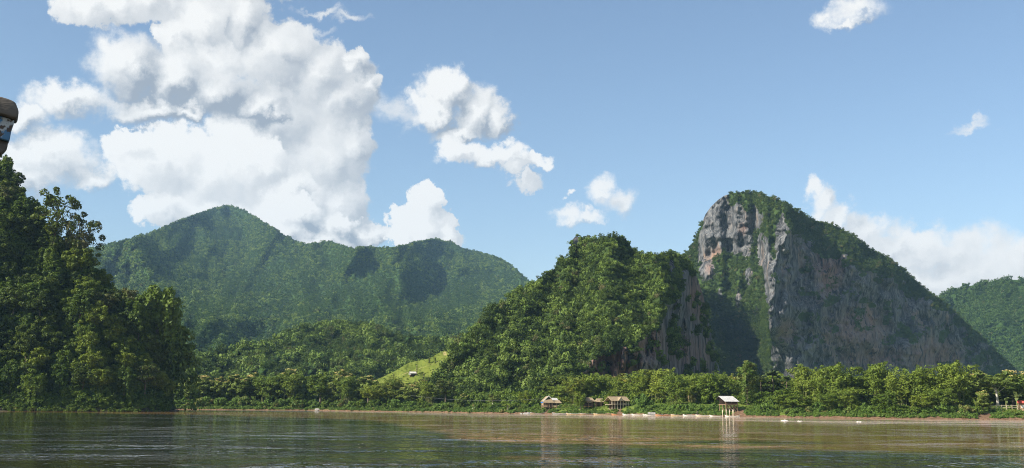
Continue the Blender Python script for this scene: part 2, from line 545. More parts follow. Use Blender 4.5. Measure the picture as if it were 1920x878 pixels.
# ------------------------------------------------------------------ terrain
def shore_curve(pts):
    """(px, py) of a waterline -> azimuths, distances"""
    p = np.array(pts, float); a, te = ray(p[:, 0], p[:, 1])
    return a, -EYE / te


BANK_AZ, BANK_R = shore_curve([(-900, 768.0), (-300, 767.5), (100, 768.0), (300, 768.6), (330, 768.2), (570, 769.8), (700, 771.7), (830, 773.5), (900, 775), (1000, 776.3), (1100, 777.7), (1200, 779), (1340, 781), (1500, 783.2), (1700, 785.8), (1920, 787.5), (2100, 789), (2500, 792)])
LEFT_AZ, LEFT_R = shore_curve([(-1600, 770), (-900, 768), (-400, 769.5), (0, 771.5), (150, 772.0), (270, 772.3), (305, 772.0), (322, 771.0)])
BANK_OFF = [-60, -8, 0, 2.5, 6, 12, 20, 40, 90, 260, 700, 2200]
BANK_Z = [-5, -.8, 0, .9, 1.5, 2.6, 4.2, 6.0, 7.5, 9, 12, 14]


def bank_r(az): return float(np.interp(az, BANK_AZ, BANK_R))


def bank_z(off, az=0.0):
    return float(np.interp(off, BANK_OFF, BANK_Z))


def bank_point(px, off):
    """point on the far and right bank, off metres behind the waterline"""
    az = float(ray(px, 770)[0]); r = bank_r(az) + off
    return Vector((r * math.sin(az), r * math.cos(az), bank_z(off))), az


def set_attr(me, name, val):
    a = me.attributes.new(name, 'FLOAT', 'POINT')
    a.data.foreach_set('value', np.asarray(val, np.float32).ravel())


def grid_quads(nr, nc):
    i = np.arange(nr - 1)[:, None] * nc + np.arange(nc - 1)[None, :]
    i = i.ravel()
    return np.stack([i, i + 1, i + nc + 1, i + nc], 1)


def bank_mesh():
    az = np.linspace(ray(-700, 765)[0], ray(2500, 765)[0], 900)
    off = np.array([-60, -20, -8, -3, 0, .8, 1.6, 2.5, 4, 6, 8, 10, 12, 16, 20, 28, 40, 60, 90, 150, 260, 450, 700, 1300, 2200], float)
    rs = np.interp(az, BANK_AZ, BANK_R)
    A, O = np.meshgrid(az, off)
    RR = rs[None, :] + O
    X = RR * np.sin(A); Y = RR * np.cos(A)
    Z = np.interp(O, BANK_OFF, BANK_Z)
    Z = Z + fbm(X / 9, Y / 9, 3, 4) * np.clip(np.abs(O) * .12, .12, 1.0) + fbm(X / 60, Y / 60, 9, 2) * np.clip(O * .05, 0, 2.0)
    z0 = np.interp(np.degrees(A), [-20, -2, 6, 12, 18, 25], [.1, .1, .4, .5, .75, .8])
    veg = np.clip((Z - z0) * .9 + fbm(X / 6, Y / 6, 11, 3) * .45, 0, 1) * (O > 0)
    px, py = pix(A, (Z - EYE) / RR)
    for c, wd in ((1852, 9), (1023, 3), (1160, 3), (1838, 4), (1386, 10)):      # trodden paths down to the water
        veg = veg * (1 - np.exp(-(((px - c - (774 - py) * .6) / wd) ** 2)) * ((O < 16) & (O > 0)))
    me = np_mesh('river_bank', np.stack([X, Y, Z], -1).reshape(-1, 3), grid_quads(*A.shape), True)
    set_attr(me, 'veg', veg)
    o = link_mesh('river_bank', me, M['bank']); tag(o, kind='structure')


def river_mesh():
    az = np.concatenate([np.linspace(-math.pi, -.75, 40)[:-1], np.linspace(-.75, .75, 360), np.linspace(.75, math.pi, 40)[1:]])
    r = np.concatenate([[.3], np.geomspace(6, 2400, 420)])
    A, RR = np.meshgrid(az, r)
    rs = np.interp(A, BANK_AZ, BANK_R)
    off = rs - RR
    X = RR * np.sin(A); Y = RR * np.cos(A)
    wide = lerp(np.degrees(A), [-18, -12, 0, 10, 20, 27], [40, 90, 170, 150, 170, 190])
    sh = np.clip((off - 4) / 10, 0, 1) * np.clip((wide - off + fbm(X / 40, Y / 30, 4, 3) * 50) / 35, 0, 1)
    ch = np.clip((185 + fbm(X / 60, Y / 60, 8, 3) * 90 - RR) / 60, 0, 1) * (1 - .0 * RR) + .06
    me = np_mesh('river', np.stack([X, Y, 0 * X], -1).reshape(-1, 3), grid_quads(*A.shape), True)
    ma = ray(np.array([-400, 150, 300, 450, 600, 700, 760, 850, 960, 1200, 1500, 1920, 2400.]), 770)[0]
    edge = np.interp(A, ma, [520, 500, 440, 400, 350, 300, 240, 175, 134, 128, 132, 137, 140.])
    mud = np.clip((RR - edge + fbm(X / 30, Y / 16, 12, 5) * 46) / 26 + .5, 0, 1)
    set_attr(me, 'muddy', mud); set_attr(me, 'shoal', sh); set_attr(me, 'chop', np.clip(ch, 0, 1))
    tag(link_mesh('river', me, M['water']), kind='structure')


class Hill:
    """relief with its own distance and depth: a skyline, a foot and a slope"""
    def __init__(s, name, sky, foot, cot, z0, ncol, nrow, bumps, back, mat, lower=0.0, veg=None, red=None, mode='structure'):
        sk = np.array(sky, float); a, te = ray(sk[:, 0], sk[:, 1])
        o = np.argsort(a); a, te = a[o], te[o]
        ft = np.array(foot, float); fa = ray(ft[:, 0], 740)[0]
        az = np.linspace(a[0], a[-1], ncol)
        r = np.interp(az, fa, ft[:, 1])
        tes = np.interp(az, a, te)
        te0 = (z0 - EYE) / r
        tes = np.maximum(tes - lower / np.maximum(r, 1), te0 + 1e-4)
        sj = np.linspace(0, 1, nrow)
        TE = te0[None, :] + (tes - te0)[None, :] * sj[:, None]
        RR = np.zeros_like(TE); RR[0] = r
        AZ = np.broadcast_to(az, TE.shape)
        PX, PY = pix(AZ, TE)
        C = cot(PX, PY, sj[:, None] + 0 * TE)
        for j in range(1, nrow):
            z = EYE + RR[j - 1] * TE[j - 1]
            RR[j] = (RR[j - 1] + C[j] * (EYE - z)) / np.maximum(1 - C[j] * TE[j], .15)
            RR[j] = np.clip(RR[j], RR[j - 1] - 30, RR[j - 1] + 220)
        RR = RR + bumps(PX, PY, RR)
        s.R, s.TE, s.AZ, s.PX, s.PY = RR, TE, AZ, PX, PY
        X = RR * np.sin(AZ); Y = RR * np.cos(AZ); Z = EYE + RR * TE
        s.P = np.stack([X, Y, Z], -1)
        rows = [s.P]
        top = s.P[-1]; rt = RR[-1]
        for k in (1, 2, 3, 4, 5):                                   # the far side falls away behind the skyline
            f = k / 5.0
            rb = rt + back * f
            zb = top[:, 2] * (1 - f ** 1.3) - 12 * f
            rows.append(np.stack([rb * np.sin(az), rb * np.cos(az), zb], -1)[None])
        V = np.concatenate(rows, 0)
        me = np_mesh(name, V.reshape(-1, 3), grid_quads(V.shape[0], V.shape[1]), True)
        s.veg = np.clip(veg(PX, PY), 0, 1) if veg else np.ones_like(PX)
        pad = np.ones((5, ncol))
        set_attr(me, 'veg', np.concatenate([s.veg, pad], 0))
        if red: set_attr(me, 'red', np.concatenate([np.clip(red(PX, PY), 0, 1), pad * 0], 0))
        s.obj = tag(link_mesh(name, me, mat), kind=mode)

    def scatter(s, rng, n, dmin, dens=None, top_extra=True):
        """points spread over the relief by area, no closer than dmin"""
        P = s.P
        e1 = P[1:, :-1] - P[:-1, :-1]; e2 = P[:-1, 1:] - P[:-1, :-1]
        area = np.linalg.norm(np.cross(e1, e2), axis=-1)
        if dens is not None: area = area * np.clip(dens(s.PX[:-1, :-1], s.PY[:-1, :-1], s.veg[:-1, :-1]), 0, None)
        p = (area / area.sum()).ravel()
        idx = rng.choice(p.size, n, p=p)
        j, i = np.unravel_index(idx, area.shape)
        u = rng.random(n)[:, None]; v = rng.random(n)[:, None]
        pts = P[j, i] * (1 - u) * (1 - v) + P[j, i + 1] * u * (1 - v) + P[j + 1, i] * (1 - u) * v + P[j + 1, i + 1] * u * v
        keep = []; cells = {}
        for k in range(n):
            q = pts[k]; c = tuple(np.floor(q / dmin).astype(int)); ok = True
            for dx in (-1, 0, 1):
                for dy in (-1, 0, 1):
                    for dz in (-1, 0, 1):
                        for m_ in cells.get((c[0] + dx, c[1] + dy, c[2] + dz), ()):
                            if ((pts[m_] - q) ** 2).sum() < dmin * dmin: ok = False; break
                        if not ok: break
                    if not ok: break
                if not ok: break
            if ok:
                cells.setdefault(c, []).append(k); keep.append(k)
        keep = np.array(keep)
        return pts[keep], s.PX[j, i][keep], s.PY[j, i][keep]


def lerp(v, xs, ys): return np.interp(v, xs, ys)


bank_mesh()
river_mesh()

# far forest mountain across the river
MOUNT_SKY = [(-500, 520), (-200, 500), (0, 490), (140, 470), (180, 457), (230, 446), (270, 436), (310, 419), (345, 404), (380, 392), (405, 384), (428, 380), (455, 387), (480, 402), (510, 420), (540, 440), (570, 452), (600, 449), (620, 446), (640, 454), (662, 461), (690, 456), (720, 459), (750, 456), (790, 446), (820, 443), (850, 450), (870, 462), (900, 468), (940, 480), (965, 498), (990, 520), (1040, 560), (1120, 610), (1250, 690)]


def mount_bumps(px, py, r):
    h = np.clip((740 - py) / 300, 0, 1)
    big = fbm(px / 150 + py / 400, py / 130, 5, 3) * 480 * np.clip(h * 2.2, 0, 1)
    gul = (ridged((px - (py - 400) * .35) / 95, py / 330, 21, 3) - .6) * -520 * np.clip(h * 1.6, 0, 1)
    # the right shoulder is bent away from the sun to darken it
    sh = np.clip((px - 660) / 360, 0, 1.2) ** 1.7 * np.clip((625 - py) / 170, 0, 1) ** 1.3 * 1900
    sh2 = np.exp(-((px - 545 - (py - 430) * .5) / 60) ** 2) * np.clip((560 - py) / 100, 0, 1) * 480
    sp = np.exp(-((px - 330 + (py - 480) * .2) / 70) ** 2) * np.clip((600 - py) / 150, 0, 1) * -220
    fine = (ridged((px + (py - 500) * .5) / 42, py / 110, 27, 3) - .6) * -260 * np.clip(h * 2, 0, 1)
    return big + gul + fine + sh + sh2 + sp


MOUNT = Hill('mountain', MOUNT_SKY, [(-500, 1150), (0, 1120), (330, 1080), (700, 1080), (860, 1150), (1250, 1600)],
             lambda px, py, t: lerp(t, [0, .15, .4, .7, 1], [8.5, 8.0, 6.6, 4.4, 2.4]), 4, 420, 150, mount_bumps, 1400, M['forest_floor'], 3)

# foothill in front of the mountain
FOOT_SKY = [(120, 720), (240, 690), (300, 672), (360, 662), (430, 640), (500, 628), (545, 610), (600, 594), (640, 590), (690, 598), (740, 612), (790, 622), (850, 628), (910, 640), (990, 680), (1060, 730)]
FOOT = Hill('foothill', FOOT_SKY, [(120, 930), (600, 900), (1060, 960)], lambda px, py, t: lerp(t, [0, .3, 1], [5.0, 4.2, 3.2]), 4, 240, 70,
            lambda px, py, r: fbm(px / 60, py / 40, 45, 4) * 60 + (ridged((px + (py - 600)) / 60, py / 120, 47, 3) - .6) * -70, 300, M['forest_floor'], 6)

# small hill far right behind the peak
RIGHT_SKY = [(1660, 690), (1720, 600), (1765, 548), (1800, 535), (1850, 524), (1890, 519), (1930, 520), (1990, 530), (2080, 555), (2200, 600), (2400, 660), (2600, 700)]
RIGHT = Hill('far_hill', RIGHT_SKY, [(1660, 2600), (1920, 2400), (2600, 2200)], lambda px, py, t: lerp(t, [0, 1], [2.0, 1.1]), 6, 160, 60,
             lambda px, py, r: fbm(px / 60, py / 60, 8, 4) * 70, 700, M['forest_floor'], 6)

# the karst peak with its bare cliffs
PEAK_SKY = [(1240, 690), (1262, 560), (1284, 472), (1293, 462), (1302, 450), (1312, 425), (1322, 398), (1332, 384), (1345, 371), (1358, 362), (1375, 357), (1395, 355), (1415, 357), (1440, 363), (1462, 371), (1480, 382), (1495, 392), (1512, 402), (1535, 411), (1560, 416), (1580, 426), (1600, 440), (1625, 458), (1652, 473), (1680, 490), (1700, 508), (1722, 527), (1745, 545), (1765, 562), (1790, 580), (1812, 602), (1838, 626), (1862, 650), (1885, 672), (1905, 694), (1930, 725), (1960, 750)]
PSK = np.array(PEAK_SKY, float)


def rib_x(py): return lerp(py, [410, 430, 470, 520, 570, 620, 700], [1476, 1474, 1466, 1452, 1443, 1440, 1440]) + fbm(np.asarray(py) / 34.0, np.asarray(py) * 0 + .3, 88, 3) * 16


def peak_foot():
    pts = []
    for px in range(1230, 1980, 10):
        a = float(ray(px, 740)[0])
        if px >= 1440:      # the great wall recedes to the right
            p0 = np.array([.2385 * 1560, 1560.0]); d = np.array([math.cos(R(38)), math.sin(R(38))])
        else:
            p0 = np.array([.2385 * 1560, 1560.0]); d = np.array([-math.cos(R(40)), math.sin(R(40))])
        k = math.tan(a)
        tt = (p0[0] - k * p0[1]) / (k * d[1] - d[0])
        p = p0 + d * tt
        pts.append((px, float(np.hypot(*p))))
    return pts


def cap_line(px):   # lower edge of the trees that cap the great wall
    return np.interp(px, PSK[:, 0], PSK[:, 1]) + lerp(px, [1440, 1480, 1520, 1600, 1680, 1760, 1860], [30, 42, 62, 62, 40, 22, 14])


def peak_cot(px, py, t):
    right = px > rib_x(py)
    sky = np.interp(px, PSK[:, 0], PSK[:, 1])
    cap = np.clip((cap_line(px) + fbm(px / 45, py / 45, 4, 2) * 14 - py) / 16 + .5, 0, 1)
    wall = .10 + 1.0 * cap
    rock = np.clip(peak_rock_blobs(px, py) * 1.3, 0, 1)
    left = .66 - .44 * rock
    left = np.where(py > 590, .30, left)
    left = np.where(py < sky + 16, .9, left)
    return np.where(right, wall, left)


def blobs(px, py, bl):
    v = 0
    for cx, cy, rx, ry, k in bl:
        v = np.maximum(v, k * np.clip(1.6 - 1.1 * np.hypot((px - cx) / rx, (py - cy) / ry), 0, 1))
    return v


def peak_rock_blobs(px, py):
    return blobs(px, py, [(1345, 425, 30, 62, 1), (1325, 470, 16, 50, 1), (1388, 425, 34, 40, 1), (1400, 455, 16, 30, 1), (1328, 505, 16, 24, 1), (1370, 455, 35, 24, 1), (1464, 452, 15, 46, 1), (1446, 535, 15, 50, 1), (1420, 415, 14, 30, .8), (1385, 565, 8, 18, .7), (1428, 462, 14, 40, .75), (1404, 516, 10, 24, .6), (1440, 500, 11, 46, .8), (1452, 600, 9, 40, .9), (1352, 552, 8, 18, .6), (1422, 585, 8, 16, .6)])


def peak_rock_left(px, py):
    return peak_rock_blobs(px, py) + fbm(px / 14, py / 26, 33, 4) * .5


def peak_bumps(px, py, r):
    right = px > rib_x(py)
    flute = fbm(px / 22 + fbm(px / 50, py / 45, 2, 3) * .9, py / 70, 41, 4) * 26 + fbm(px / 12, py / 20, 44, 4) * 9
    ledge = fbm(px / 55, py / 34, 6, 4) * 24
    big = fbm(px / 85, py / 140, 14, 3) * 42
    rb = -np.exp(-((px - rib_x(py)) / 10) ** 2) * 22
    gul = np.exp(-((px - 1362 - (py - 560) * .45) / 50) ** 2) * np.clip((py - 548 - (px - 1340) * .35) / 60, 0, 1) * 210      # gully left of the rib, deepened to put the valley in shade
    side = np.clip((1322 - px) / 30, 0, 1) * 25
    return np.where(right, flute * .9 + ledge * .9 + big * 1.3, fbm(px / 44, py / 52, 93, 4) * 20 + fbm(px / 10, py / 15, 95, 4) * 6 + ledge * .9 + big * .5) + rb + gul + side


def peak_veg(px, py):
    right = px > rib_x(py) + 2
    cap = np.clip((cap_line(px) + fbm(px / 16, py / 12, 7, 4) * 26 - py) / 8 + .5, 0, 1)
    wall = np.maximum(cap, np.clip(fbm(px / 26, py / 22, 19, 4) * 2.0 - .22, 0, .62))
    wall = np.where((px > 1800) & (py > 600), np.maximum(wall, np.clip(fbm(px / 20, py / 20, 23, 3) * 1.5 + .45, 0, 1)), wall)
    left = 1 - np.clip((peak_rock_left(px, py) - .42) * 4, 0, 1)
    return np.where(right, wall, left)


def peak_red(px, py):
    return blobs(px, py, [(1345, 482, 12, 16, .5), (1330, 505, 8, 10, .5), (1392, 430, 8, 10, .4), (1555, 505, 22, 50, .7), (1475, 620, 16, 20, .5), (1610, 620, 50, 40, .5), (1750, 670, 50, 30, .6), (1640, 670, 60, 20, .5)])


PEAK = Hill('karst_peak', PEAK_SKY, peak_foot(), peak_cot, 4, 520, 300, peak_bumps, 420, M['rock'], 4, peak_veg, peak_red)

# the forested karst hill in front of it, down to the water
HILL_SKY = [(770, 740), (800, 712), (822, 690), (836, 664), (850, 645), (862, 632), (880, 612), (900, 592), (920, 570), (945, 552), (962, 537), (990, 525), (1020, 503), (1040, 492), (1047, 472), (1054, 466), (1060, 474), (1068, 478), (1071, 440), (1079, 431), (1110, 435), (1140, 437), (1165, 432), (1174, 437), (1182, 455), (1205, 466), (1225, 465), (1245, 468), (1262, 466), (1282, 474), (1296, 490), (1306, 510), (1318, 545), (1328, 590), (1338, 640), (1350, 690), (1370, 745)]


def cliff_line(px):  # above it the slope is wooded, below it bare rock
    return lerp(px, [1000, 1085, 1112, 1150, 1200, 1225, 1250, 1275, 1300, 1330], [800, 720, 668, 655, 640, 610, 575, 545, 505, 480])


def hill_cot(px, py, t):
    sky = np.interp(px, np.array(HILL_SKY)[:, 0], np.array(HILL_SKY)[:, 1])
    c = lerp(py, [430, 480, 560, 720], [1.25, 1.35, 1.5, 1.35])
    tower = np.clip((px - 1040) / 50, 0, 1) * np.clip((1210 - px) / 50, 0, 1) * np.clip((490 - py) / 40, 0, 1)
    c = c * (1 - tower) + .6 * tower
    cl = np.clip((py - cliff_line(px) - fbm(px / 45, py / 45, 3, 2) * 12) / 14 + .5, 0, 1)
    c = c * (1 - cl) - .02 * cl
    return c


def hill_bumps(px, py, r):
    cl = np.clip((py - cliff_line(px)) / 14, 0, 1)
    fl = fbm(px / 20 + fbm(px / 40, py / 40, 3, 3) * .8, py / 80, 51, 4) * 22 + fbm(px / 10, py / 18, 54, 4) * 8
    return fbm(px / 70, py / 60, 61, 4) * 24 * (1 - cl * .6) + cl * fl + (ridged((px + (py - 500) * .5) / 90, py / 200, 66, 3) - .6) * -30 * (1 - cl)


def hill_veg(px, py):
    v = np.clip((cliff_line(px) + fbm(px / 12, py / 16, 71, 4) * 22 - py) / 8 + .5, 0, 1)
    rock = blobs(px, py, [(1076, 452, 7, 16, 1), (1054, 472, 9, 10, 1), (1258, 502, 7, 14, .9), (1285, 520, 7, 16, .9), (945, 566, 4, 10, 1), (1282, 600, 10, 30, 1), (1176, 444, 5, 10, .9)])
    v = np.maximum(v, np.clip(fbm(px / 9, py / 12, 75, 4) * 1.5 - .15, 0, 1) + blobs(px, py, [(1262, 648, 15, 34, .9), (1190, 668, 9, 14, .6), (1318, 600, 9, 24, .6)]) * np.clip(.65 + fbm(px / 8, py / 10, 77, 3) * 1.8, 0, 1))
    return v * (1 - np.clip(rock * 1.4, 0, 1))


HILL = Hill('karst_hill', HILL_SKY, [(770, 680), (860, 660), (1000, 645), (1060, 652), (1100, 672), (1150, 690), (1200, 706), (1240, 735), (1290, 870), (1330, 1050), (1370, 1240)],
            hill_cot, 2, 420, 240, hill_bumps, 420, M['rock'], 4, hill_veg,
            lambda px, py: blobs(px, py, [(1150, 675, 60, 40, .9), (1215, 640, 30, 40, .6), (1310, 560, 20, 40, .6), (1290, 660, 40, 30, .5)]))

# cleared field on the lower slope
FIELD_SKY = [(640, 745), (690, 716), (716, 708), (740, 696), (757, 686), (768, 680), (790, 675), (806, 672), (816, 666), (826, 660), (834, 657), (842, 662), (852, 680), (866, 705)]
FIELD = Hill('field', FIELD_SKY, [(640, 760), (880, 700)], lambda px, py, t: 1.9 + 0 * px, 4, 120, 60,
             lambda px, py, r: fbm(px / 20, py / 20, 5, 3) * 6, 120, M['meadow'], 0,
             lambda px, py: 1 - np.exp(-(((py - 690 + (px - 790) * .35) / 2.0) ** 2)) * .5 - np.exp(-(((py - 664) / 8) ** 2 + ((px - 834) / 8) ** 2)) * .6)

# steep wooded hillside on the near left bank
LEFT_SKY = [(-1500, 600), (-900, 500), (-400, 380), (-200, 280), (-90, 268), (0, 305), (20, 330), (45, 365), (80, 420), (110, 450), (150, 482), (180, 505), (205, 532), (235, 566), (262, 586), (285, 622), (302, 690), (314, 742), (325, 770)]


def left_foot():
    return [(float(px), float(np.interp(ray(px, 772)[0], LEFT_AZ, LEFT_R))) for px in range(-1500, 330, 25)]


LEFT = Hill('hillside', LEFT_SKY, left_foot(), lambda px, py, t: lerp(t, [0, .06, .12, 1], [1.2, 1.6, .62, .66]), -1.5, 200, 110,
            lambda px, py, r: (fbm(px / 50, py / 50, 15, 4) * 12 + (ridged(px / 110, py / 300, 19, 2) - .6) * -22) * np.clip((768 - py) / 60, 0, 1), 70, M['forest_floor'], 0,
            lambda px, py: np.clip((766 - py + fbm(px / 20, py / 8, 4, 3) * 8) / 8 + .2, 0, 1))
# ------------------------------------------------------------------ plants
def unit(v): return v / np.maximum(np.linalg.norm(v, axis=-1, keepdims=True), 1e-6)


def leaf_quads(C, N, size, rng, aspect=.55, droop=0.0):
    """diamond leaves at C facing roughly N"""
    n = len(C)
    N = unit(N)
    T = rng.normal(size=(n, 3)); T[:, 2] -= droop
    T = unit(T - N * (T * N).sum(1, keepdims=True)); B = np.cross(N, T)
    s = (size * rng.uniform(.65, 1.35, n))[:, None]
    fold = N * s * .12
    V = np.stack([C + T * s, C + B * s * aspect - fold, C - T * s, C - B * s * aspect - fold], 1)
    return V.reshape(-1, 3)


def leaf_mesh(name, V):
    q = np.arange(len(V)).reshape(-1, 4)
    return np_mesh(name, V, q)


def puff(rng, c, r, n, size, flat=.8, up=.25, jit=.55, inner=.65, aspect=.55, droop=0.0):
    d = unit(rng.normal(size=(n, 3)) + np.array([0, 0, up]))
    rad = r * rng.uniform(inner, 1.08, n)[:, None]
    C = np.asarray(c) + d * rad * np.array([1, 1, flat])
    N = d + rng.normal(size=(n, 3)) * jit + np.array([0, 0, .25])
    return leaf_quads(C, N, size, rng, aspect, droop)


def broad_crown(seed, Rw, H, nclump, nleaf, size, low=-.35, vines=0, lumpy=.30):
    """uneven broadleaf crown; centre at the origin, Rw wide, H half height; returns leaves and clump centres"""
    rng = np.random.default_rng(seed)
    out = []; cen = []
    lob = rng.normal(size=(5, 3))
    lob = unit(lob)
    for k in range(nclump):
        d = unit(rng.normal(size=3) + np.array([0, 0, .35]))
        if d[2] < low: d[2] = low + rng.random() * .4
        stretch = 1 + .28 * max(0, (lob @ d).max() - .55) * 2 - .18 * rng.random()
        f = rng.uniform(.52, 1.0) * stretch
        c = d * np.array([Rw, Rw, H]) * f
        rc = Rw * rng.uniform(lumpy * .62, lumpy * 1.2)
        cen.append((c, rc))
        out.append(puff(rng, c, rc, nleaf // nclump, size))
    # a loose inner filling
    n = nleaf // 6
    d = unit(rng.normal(size=(n, 3))); C = d * (rng.random(n) ** .5)[:, None] * np.array([Rw, Rw, H]) * .72
    out.append(leaf_quads(C, d + rng.normal(size=(n, 3)) * .6, size * 1.2, rng))
    for k in range(vines):
        c, rc = cen[rng.integers(len(cen))]
        a = rng.uniform(0, 2 * math.pi); L = rng.uniform(.5, 1.5) * H; m_ = int(14 + L * 3.2)
        p = c + np.array([math.cos(a) * rc, math.sin(a) * rc, 0])
        zz = rng.random(m_) * L
        C = np.stack([p[0] + rng.normal(size=m_) * (.35 + .04 * zz), p[1] + rng.normal(size=m_) * .35, p[2] - zz], 1)
        N = np.stack([np.full(m_, math.cos(a)), np.full(m_, math.sin(a)), np.full(m_, .5)], 1) + rng.normal(size=(m_, 3)) * .45
        out.append(leaf_quads(C, N, size, rng, .5, .8))
    return np.concatenate(out), cen


def trunk_mb(rng, h, r, cen, off, limbs=6, lean=.06):
    mb = MB()
    x = rng.uniform(-lean, lean) * h; y = rng.uniform(-lean, lean) * h
    pts = [(0, 0, -1.2), (x * .1, y * .1, h * .1), (x * .5, y * .4, h * .5), (x, y, h)]
    mb.tube(pts, [r * 1.5, r * 1.05, r * .8, r * .5], 7)
    for c, rc in cen[:limbs]:
        t0 = rng.uniform(.45, .95)
        p0 = Vector((x * t0, y * t0, h * t0)); p1 = Vector(c) + Vector((0, 0, off))
        mid = p0.lerp(p1, .5) + Vector((0, 0, -.06 * h))
        mb.tube([p0, mid, p1], [r * .42, r * .28, r * .08], 5)
    return mb


PROTO = {}


def proto(key, name, leaf_mat_, V, trunk, bark, extra=None):
    """keeps the meshes of one plant"""
    me = leaf_mesh('crown', V); me.materials.append(leaf_mat_)
    tm = None
    if trunk is not None:
        tm = trunk.mesh('trunk'); tm.materials.append(bark)
    ex = []
    for nm, v, m_ in (extra or []):
        e = leaf_mesh(nm, v); e.materials.append(m_); ex.append((nm, e))
    z = V[:, 2]
    PROTO[key] = dict(name=name, crown=me, trunk=tm, extra=ex, top=float(np.percentile(z, 99.6)), half=float(np.percentile(np.abs(V[:, 0]), 97)))


def lift(V, dz):
    W = V.copy(); W[:, 2] += dz; return W


def make_broad(key, name, seed, h, Rw, H, mat, bark='bark', ncl=26, nleaf=3000, size=.42, vines=0, low=-.35, lumpy=.30, tr=.35, limbs=7):
    V, cen = broad_crown(seed, Rw, H, ncl, nleaf, size, low, vines, lumpy)
    rng = np.random.default_rng(seed + 7)
    mb = trunk_mb(rng, h - H * .35, tr, cen, h - H * .9 + 0.0, limbs)
    proto(key, name, M[mat], lift(V, h - H * .9), mb, M[bark])


for i in range(4):
    make_broad('broad%d' % i, 'broadleaf_tree', 100 + i, 15, 6.2, 6.6, 'broad', ncl=46, nleaf=4200, size=.41, lumpy=.23)
for i in range(4):
    make_broad('vine%d' % i, 'vine_covered_tree', 140 + i, 15, 5.4, 6.5, 'vine', ncl=44, nleaf=4000, size=.40, vines=60, low=-.8, lumpy=.24)
for i in range(3):
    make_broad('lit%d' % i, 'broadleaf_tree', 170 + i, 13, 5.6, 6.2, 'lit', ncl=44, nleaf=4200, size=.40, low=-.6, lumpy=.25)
make_broad('airy0', 'open_crowned_tree', 190, 19, 7.0, 9.0, 'broad', ncl=34, nleaf=2600, size=.40, low=-.9, lumpy=.19, limbs=20, tr=.30)
make_broad('airy1', 'open_crowned_tree', 193, 17, 7.5, 8.0, 'broad', ncl=32, nleaf=2600, size=.42, low=-.8, lumpy=.21, limbs=18, tr=.30)
make_broad('slim0', 'slender_tree', 195, 13, 3.0, 5.0, 'bush', 'pale_bark', ncl=16, nleaf=1800, size=.36, vines=10, tr=.22)
make_broad('umbrella0', 'umbrella_tree', 196, 8.5, 4.4, 1.7, 'bamboo', 'pale_bark', ncl=14, nleaf=700, size=.42, low=-.1, lumpy=.22, limbs=12, tr=.20)
make_broad('pale0', 'pale_trunked_tree', 197, 21, 6.0, 5.6, 'teak', 'pale_bark', ncl=22, nleaf=2600, size=.5, tr=.50, low=-.2)
make_broad('tower0', 'creeper_draped_tree', 199, 26, 3.8, 8.5, 'bush', 'bark', ncl=26, nleaf=3600, size=.42, vines=60, low=-.9, tr=.5, lumpy=.36)


def make_teak(key, seed, h, Rw, H):
    rng = np.random.default_rng(seed)
    V, cen = broad_crown(seed, Rw, H, 30, 2900, .55, -.8, 0, .28)
    F = []
    for c, rc in cen:
        if c[2] > H * .25:
            F.append(puff(rng, np.array(c) + [0, 0, rc * .45], rc * .8, 42, .34, .5, 1.2))
    F.append(puff(rng, (0, 0, H * .75), Rw * .5, 60, .34, .4, 1.5))
    mb = trunk_mb(rng, h - H * .4, .3, cen, h - H * .9, 7)
    dz = h - H * .9
    proto(key, 'teak_tree', M['teak'], lift(V, dz), mb, M['bark'], [('blossom', lift(np.concatenate(F), dz), M['flower'])])


for i in range(4): make_teak('teak%d' % i, 220 + i, 14, 4.6, 6.6)


def make_bamboo(key, seed, h, spread, ncul=30):
    rng = np.random.default_rng(seed)
    L = []; mb = MB()
    for k in range(ncul):
        a = rng.uniform(0, 2 * math.pi); hh = h * (rng.uniform(.45, 1.0) ** .8); lean = spread * rng.uniform(.15, 1.0) * (1.15 - .5 * hh / h)
        b = np.array([rng.normal() * .9, rng.normal() * .9, 0])
        d = np.array([math.cos(a), math.sin(a), 0])
        pos = lambda u: b + d * lean * u ** 2.1 + np.array([0, 0, hh * (u - .22 * u ** 4)])
        pts = [pos(u) for u in (0, .3, .55, .78, 1.0)]
        pts[0][2] = -.8
        mb.tube(pts, [.09, .085, .07, .05, .02], 5, False)
        npf = rng.integers(3, 6)
        for q in range(npf):
            u = .42 + .58 * (q + rng.random() * .8) / npf
            c = pos(u) + rng.normal(size=3) * .45
            rr = rng.uniform(.95, 1.7) * (1.1 if u > .8 else 1.0)
            L.append(puff(rng, c, rr, 46, .37, .85, .5, .40, .7, .38, .8))
        tip = pos(1.0); tip2 = tip + d * rng.uniform(.3, 1.4) + np.array([0, 0, rng.uniform(-.8, 1.7)])
        for q in range(3):
            L.append(puff(rng, tip + (tip2 - tip) * q / 2, .85 - .18 * q, 22, .36, .8, .3, .5, .5, .3, 1.1))
    # skirts of leaves low on the clump
    for q in range(12):
        a = rng.uniform(0, 2 * math.pi); rr = spread * rng.uniform(.25, .8)
        L.append(puff(rng, (math.cos(a) * rr, math.sin(a) * rr, h * rng.uniform(.08, .45)), rng.uniform(1.0, 1.9), 40, .40, .8, .3, .5, .5, .36, .8))
    proto(key, 'bamboo_clump', M['bamboo'], np.concatenate(L), mb, M['culm'])


for i in range(6): make_bamboo('bamboo%d' % i, 300 + i, 17, 6.5, 25 + 3 * (i % 3))


